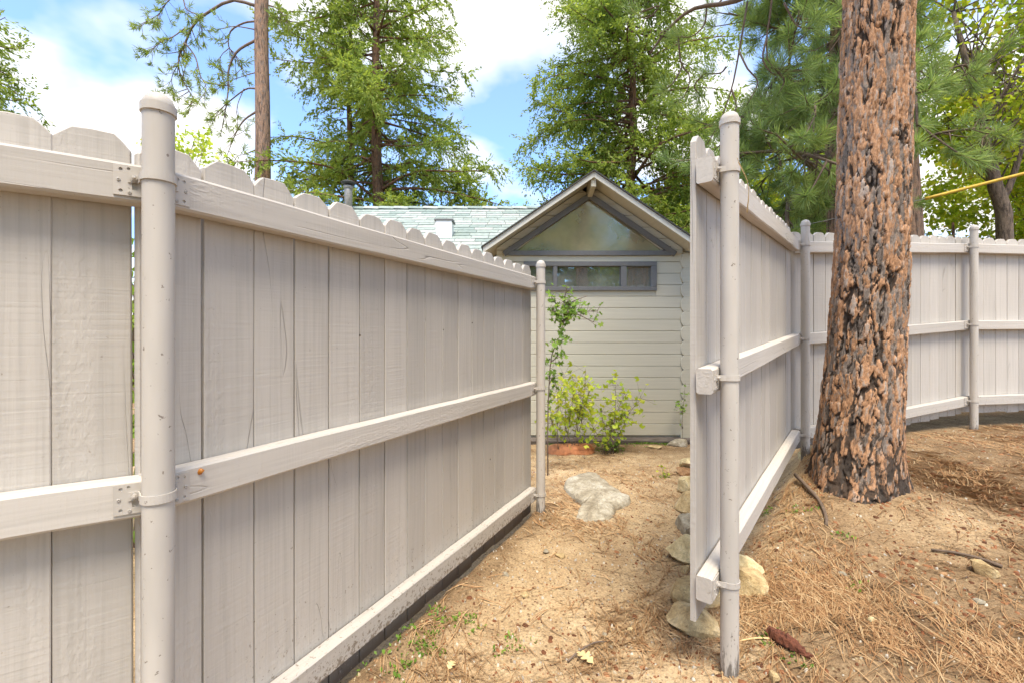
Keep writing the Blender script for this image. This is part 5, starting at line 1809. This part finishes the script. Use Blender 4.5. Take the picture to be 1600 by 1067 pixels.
# ivy-like vine climbing behind the far post
yv = 4.35
vb = at(856, 720, yv); vb.z = gz(vb.x, vb.y)
main = [vb, at(856, 650, yv), at(858, 600, yv), at(861, 560, yv), at(868, 540, yv), at(876, 522, yv), at(880, 505, yv), at(882, 490, yv)]
vst = [(main, 34), ([at(880, 505, yv), at(872, 492, yv), at(862, 484, yv)], 34), ([at(880, 505, yv), at(888, 490, yv - 0.05), at(898, 482, yv)], 44), ([at(882, 492, yv), at(884, 480, yv), at(880, 470, yv)], 30),
       ([at(888, 492, yv), at(905, 488, yv), at(934, 486, yv)], 18), ([at(884, 480, yv), at(898, 470, yv), at(918, 463, yv)], 12), ([at(880, 472, yv), at(884, 458, yv), at(886, 446, yv)], 8), ([at(868, 540, yv), at(875, 535, yv), at(884, 528, yv)], 16),
       ([at(872, 480, yv), at(864, 468, yv), at(858, 458, yv)], 12), ([at(895, 488, yv), at(912, 496, yv), at(928, 504, yv)], 8), ([at(861, 565, yv), at(868, 560, yv), at(874, 552, yv)], 14), ([at(858, 600, yv), at(864, 590, yv), at(868, 600, yv)], 14)]
vst = [(c_, int(n_ * 1.15)) for c_, n_ in vst]
leafy("climbing_vine", "green lobed vine climbing a thin dark stem beside the far fence post", tuple(vb), vst, 0, 0.040, 'vine', 5, 0.5, 0.0065, "vine", 0.042, 0.1)
# dark green clump at the shrub's foot
cl = on_ground(955, 706)
cst = [([cl, cl + Vector((math.cos(a) * 0.06, math.sin(a) * 0.05, 0.08)), cl + Vector((math.cos(a) * 0.13, math.sin(a) * 0.10, 0.09 + 0.05 * math.sin(3 * a)))], 16) for a in np.linspace(0, 6.0, 10)]
leafy("low_plant", "low clump of small deep green leaves beside the terracotta edging", tuple(cl), cst, 0, 0.022, 'weed', 3, 0.75, 0.003, "plant", 0.025)
sg = at(1067, 655, 5.72); sb_ = Vector((sg.x, 5.72, gz(sg.x, 5.72)))
leafy("wall_sprig", "small blue green sprig against the scalloped corner of the cabin", tuple(sb_), [([sb_, at(1066, 650, 5.72), at(1068, 625, 5.72), at(1071, 598, 5.7)], 26), ([at(1066, 640, 5.72), at(1060, 630, 5.7), at(1056, 634, 5.7)], 16)], 0, 0.024, 'vine', 3, 0.7, 0.003, "plant", 0.03)
sd_ = on_ground(1036, 745)
leafy("seedling", "tiny green seedling alone on the sandy path", tuple(sd_), [([sd_, sd_ + Vector((0.0, 0, 0.04)), sd_ + Vector((-0.01, 0, 0.09))], 12), ([sd_, sd_ + Vector((0.02, 0, 0.03)), sd_ + Vector((0.05, 0, 0.05))], 5)], 0, 0.016, 'currant', 3, 0.7, 0.002, "plant", 0.015)

# terracotta edging piece with pressed herringbone marks
ta = on_ground(894, 709)
seg, ring_ = 26, 12
V, F = [], []
TL = 0.285
for i in range(seg + 1):
    u = -1 + 2 * i / seg
    taper = (1 - abs(u) ** 8) ** 0.5 * (1 - 0.06 * u * u)
    for k in range(ring_ + 1):
        a = math.pi * k / ring_
        V.append((u * TL, -math.cos(a) * 0.085 * max(0.25, taper) + 0.05 * u * u, math.sin(a) * 0.125 * max(0.12, taper) - 0.015))
for i in range(seg):
    for k in range(ring_):
        q = i * (ring_ + 1) + k
        F.append((q, q + ring_ + 1, q + ring_ + 2, q + 1))
tt = thing("terracotta_edging", tuple(ta), "rounded terracotta edging piece in front of the shrub, pressed pattern at one end", "edging")
TM = Matrix.Translation((ta.x, ta.y + 0.06, ta.z)) @ Matrix.Rotation(R(3), 4, 'Z')
obj("shell", V, F, M['terracotta'], tt, TM, True)
for i in range(13):
    u = 0.15 + 0.78 * (i / 12)
    a0, a1 = 0.50, 1.25
    pp = []
    for s_ in range(5):
        a = a0 + (a1 - a0) * s_ / 4
        pp.append((u * TL + (0.022 - 0.05 * abs(s_ / 4 - 0.5)), -math.cos(a) * 0.087 + 0.05 * u * u, math.sin(a) * 0.128 - 0.015))
    obj("pressed_ridge", *tube(pp, 0.0035, 5), M['terracotta'], tt, TM, True)

# ------------------------------------------------------------------ guy wire with its yellow guard
gy0, gy1 = at(1240, 356, 6.1), at(1446, 311, 6.1)
gy2 = at(1700, 246, 6.1)
gw = thing("guy_wire", tuple(gy0), "thin guy wire in a bright yellow plastic guard slanting above the back fence", "wire")
far_end = gy2 + (gy2 - gy1) * 2.2
obj("cable", *tube([gy0 + (gy0 - gy1) * 0.25 + Vector((0, 0, 0)), gy0, gy1, gy2, far_end], 0.004, 6), M['wire'], gw, None, True)
obj("guard", *tube(curve_pts([gy1, gy1.lerp(gy2, 0.5), gy2], 10), 0.021, 12), M['yellow_plastic'], gw, None, True)
# long dry needles caught on the open end post
pa = Vector((PA.x, PA.y, 0)) + nA * (PR + 0.004)
for k, (dz0, dxs) in enumerate(((0.03, 0.0), (0.02, 0.015))):
    a = pa - dA * (0.05 - dxs) + Vector((0, 0, zA_[0] + dz0)); b = pa + nA * 0.01 + Vector((0.02, 0, zA_[0] - 0.06)); c = pa + dA * (0.05 + dxs) + nA * 0.012 + Vector((0, 0, zA_[0] - 0.15))
    pts = curve_pts([a, b, c], 8)
    tag(obj("caught_needle", [p - pts[0] for p in tube(pts, 0.0011, 4)[0]], tube(pts, 0.0011, 4)[1], M['dead_leaf'], None, Matrix.Translation(pts[0])),
        ["long dry pine needle caught on the upper strap of the open end post", "second dry needle hanging lower from the upper strap of the open end post"][k], "needle", "needles caught on the end post")
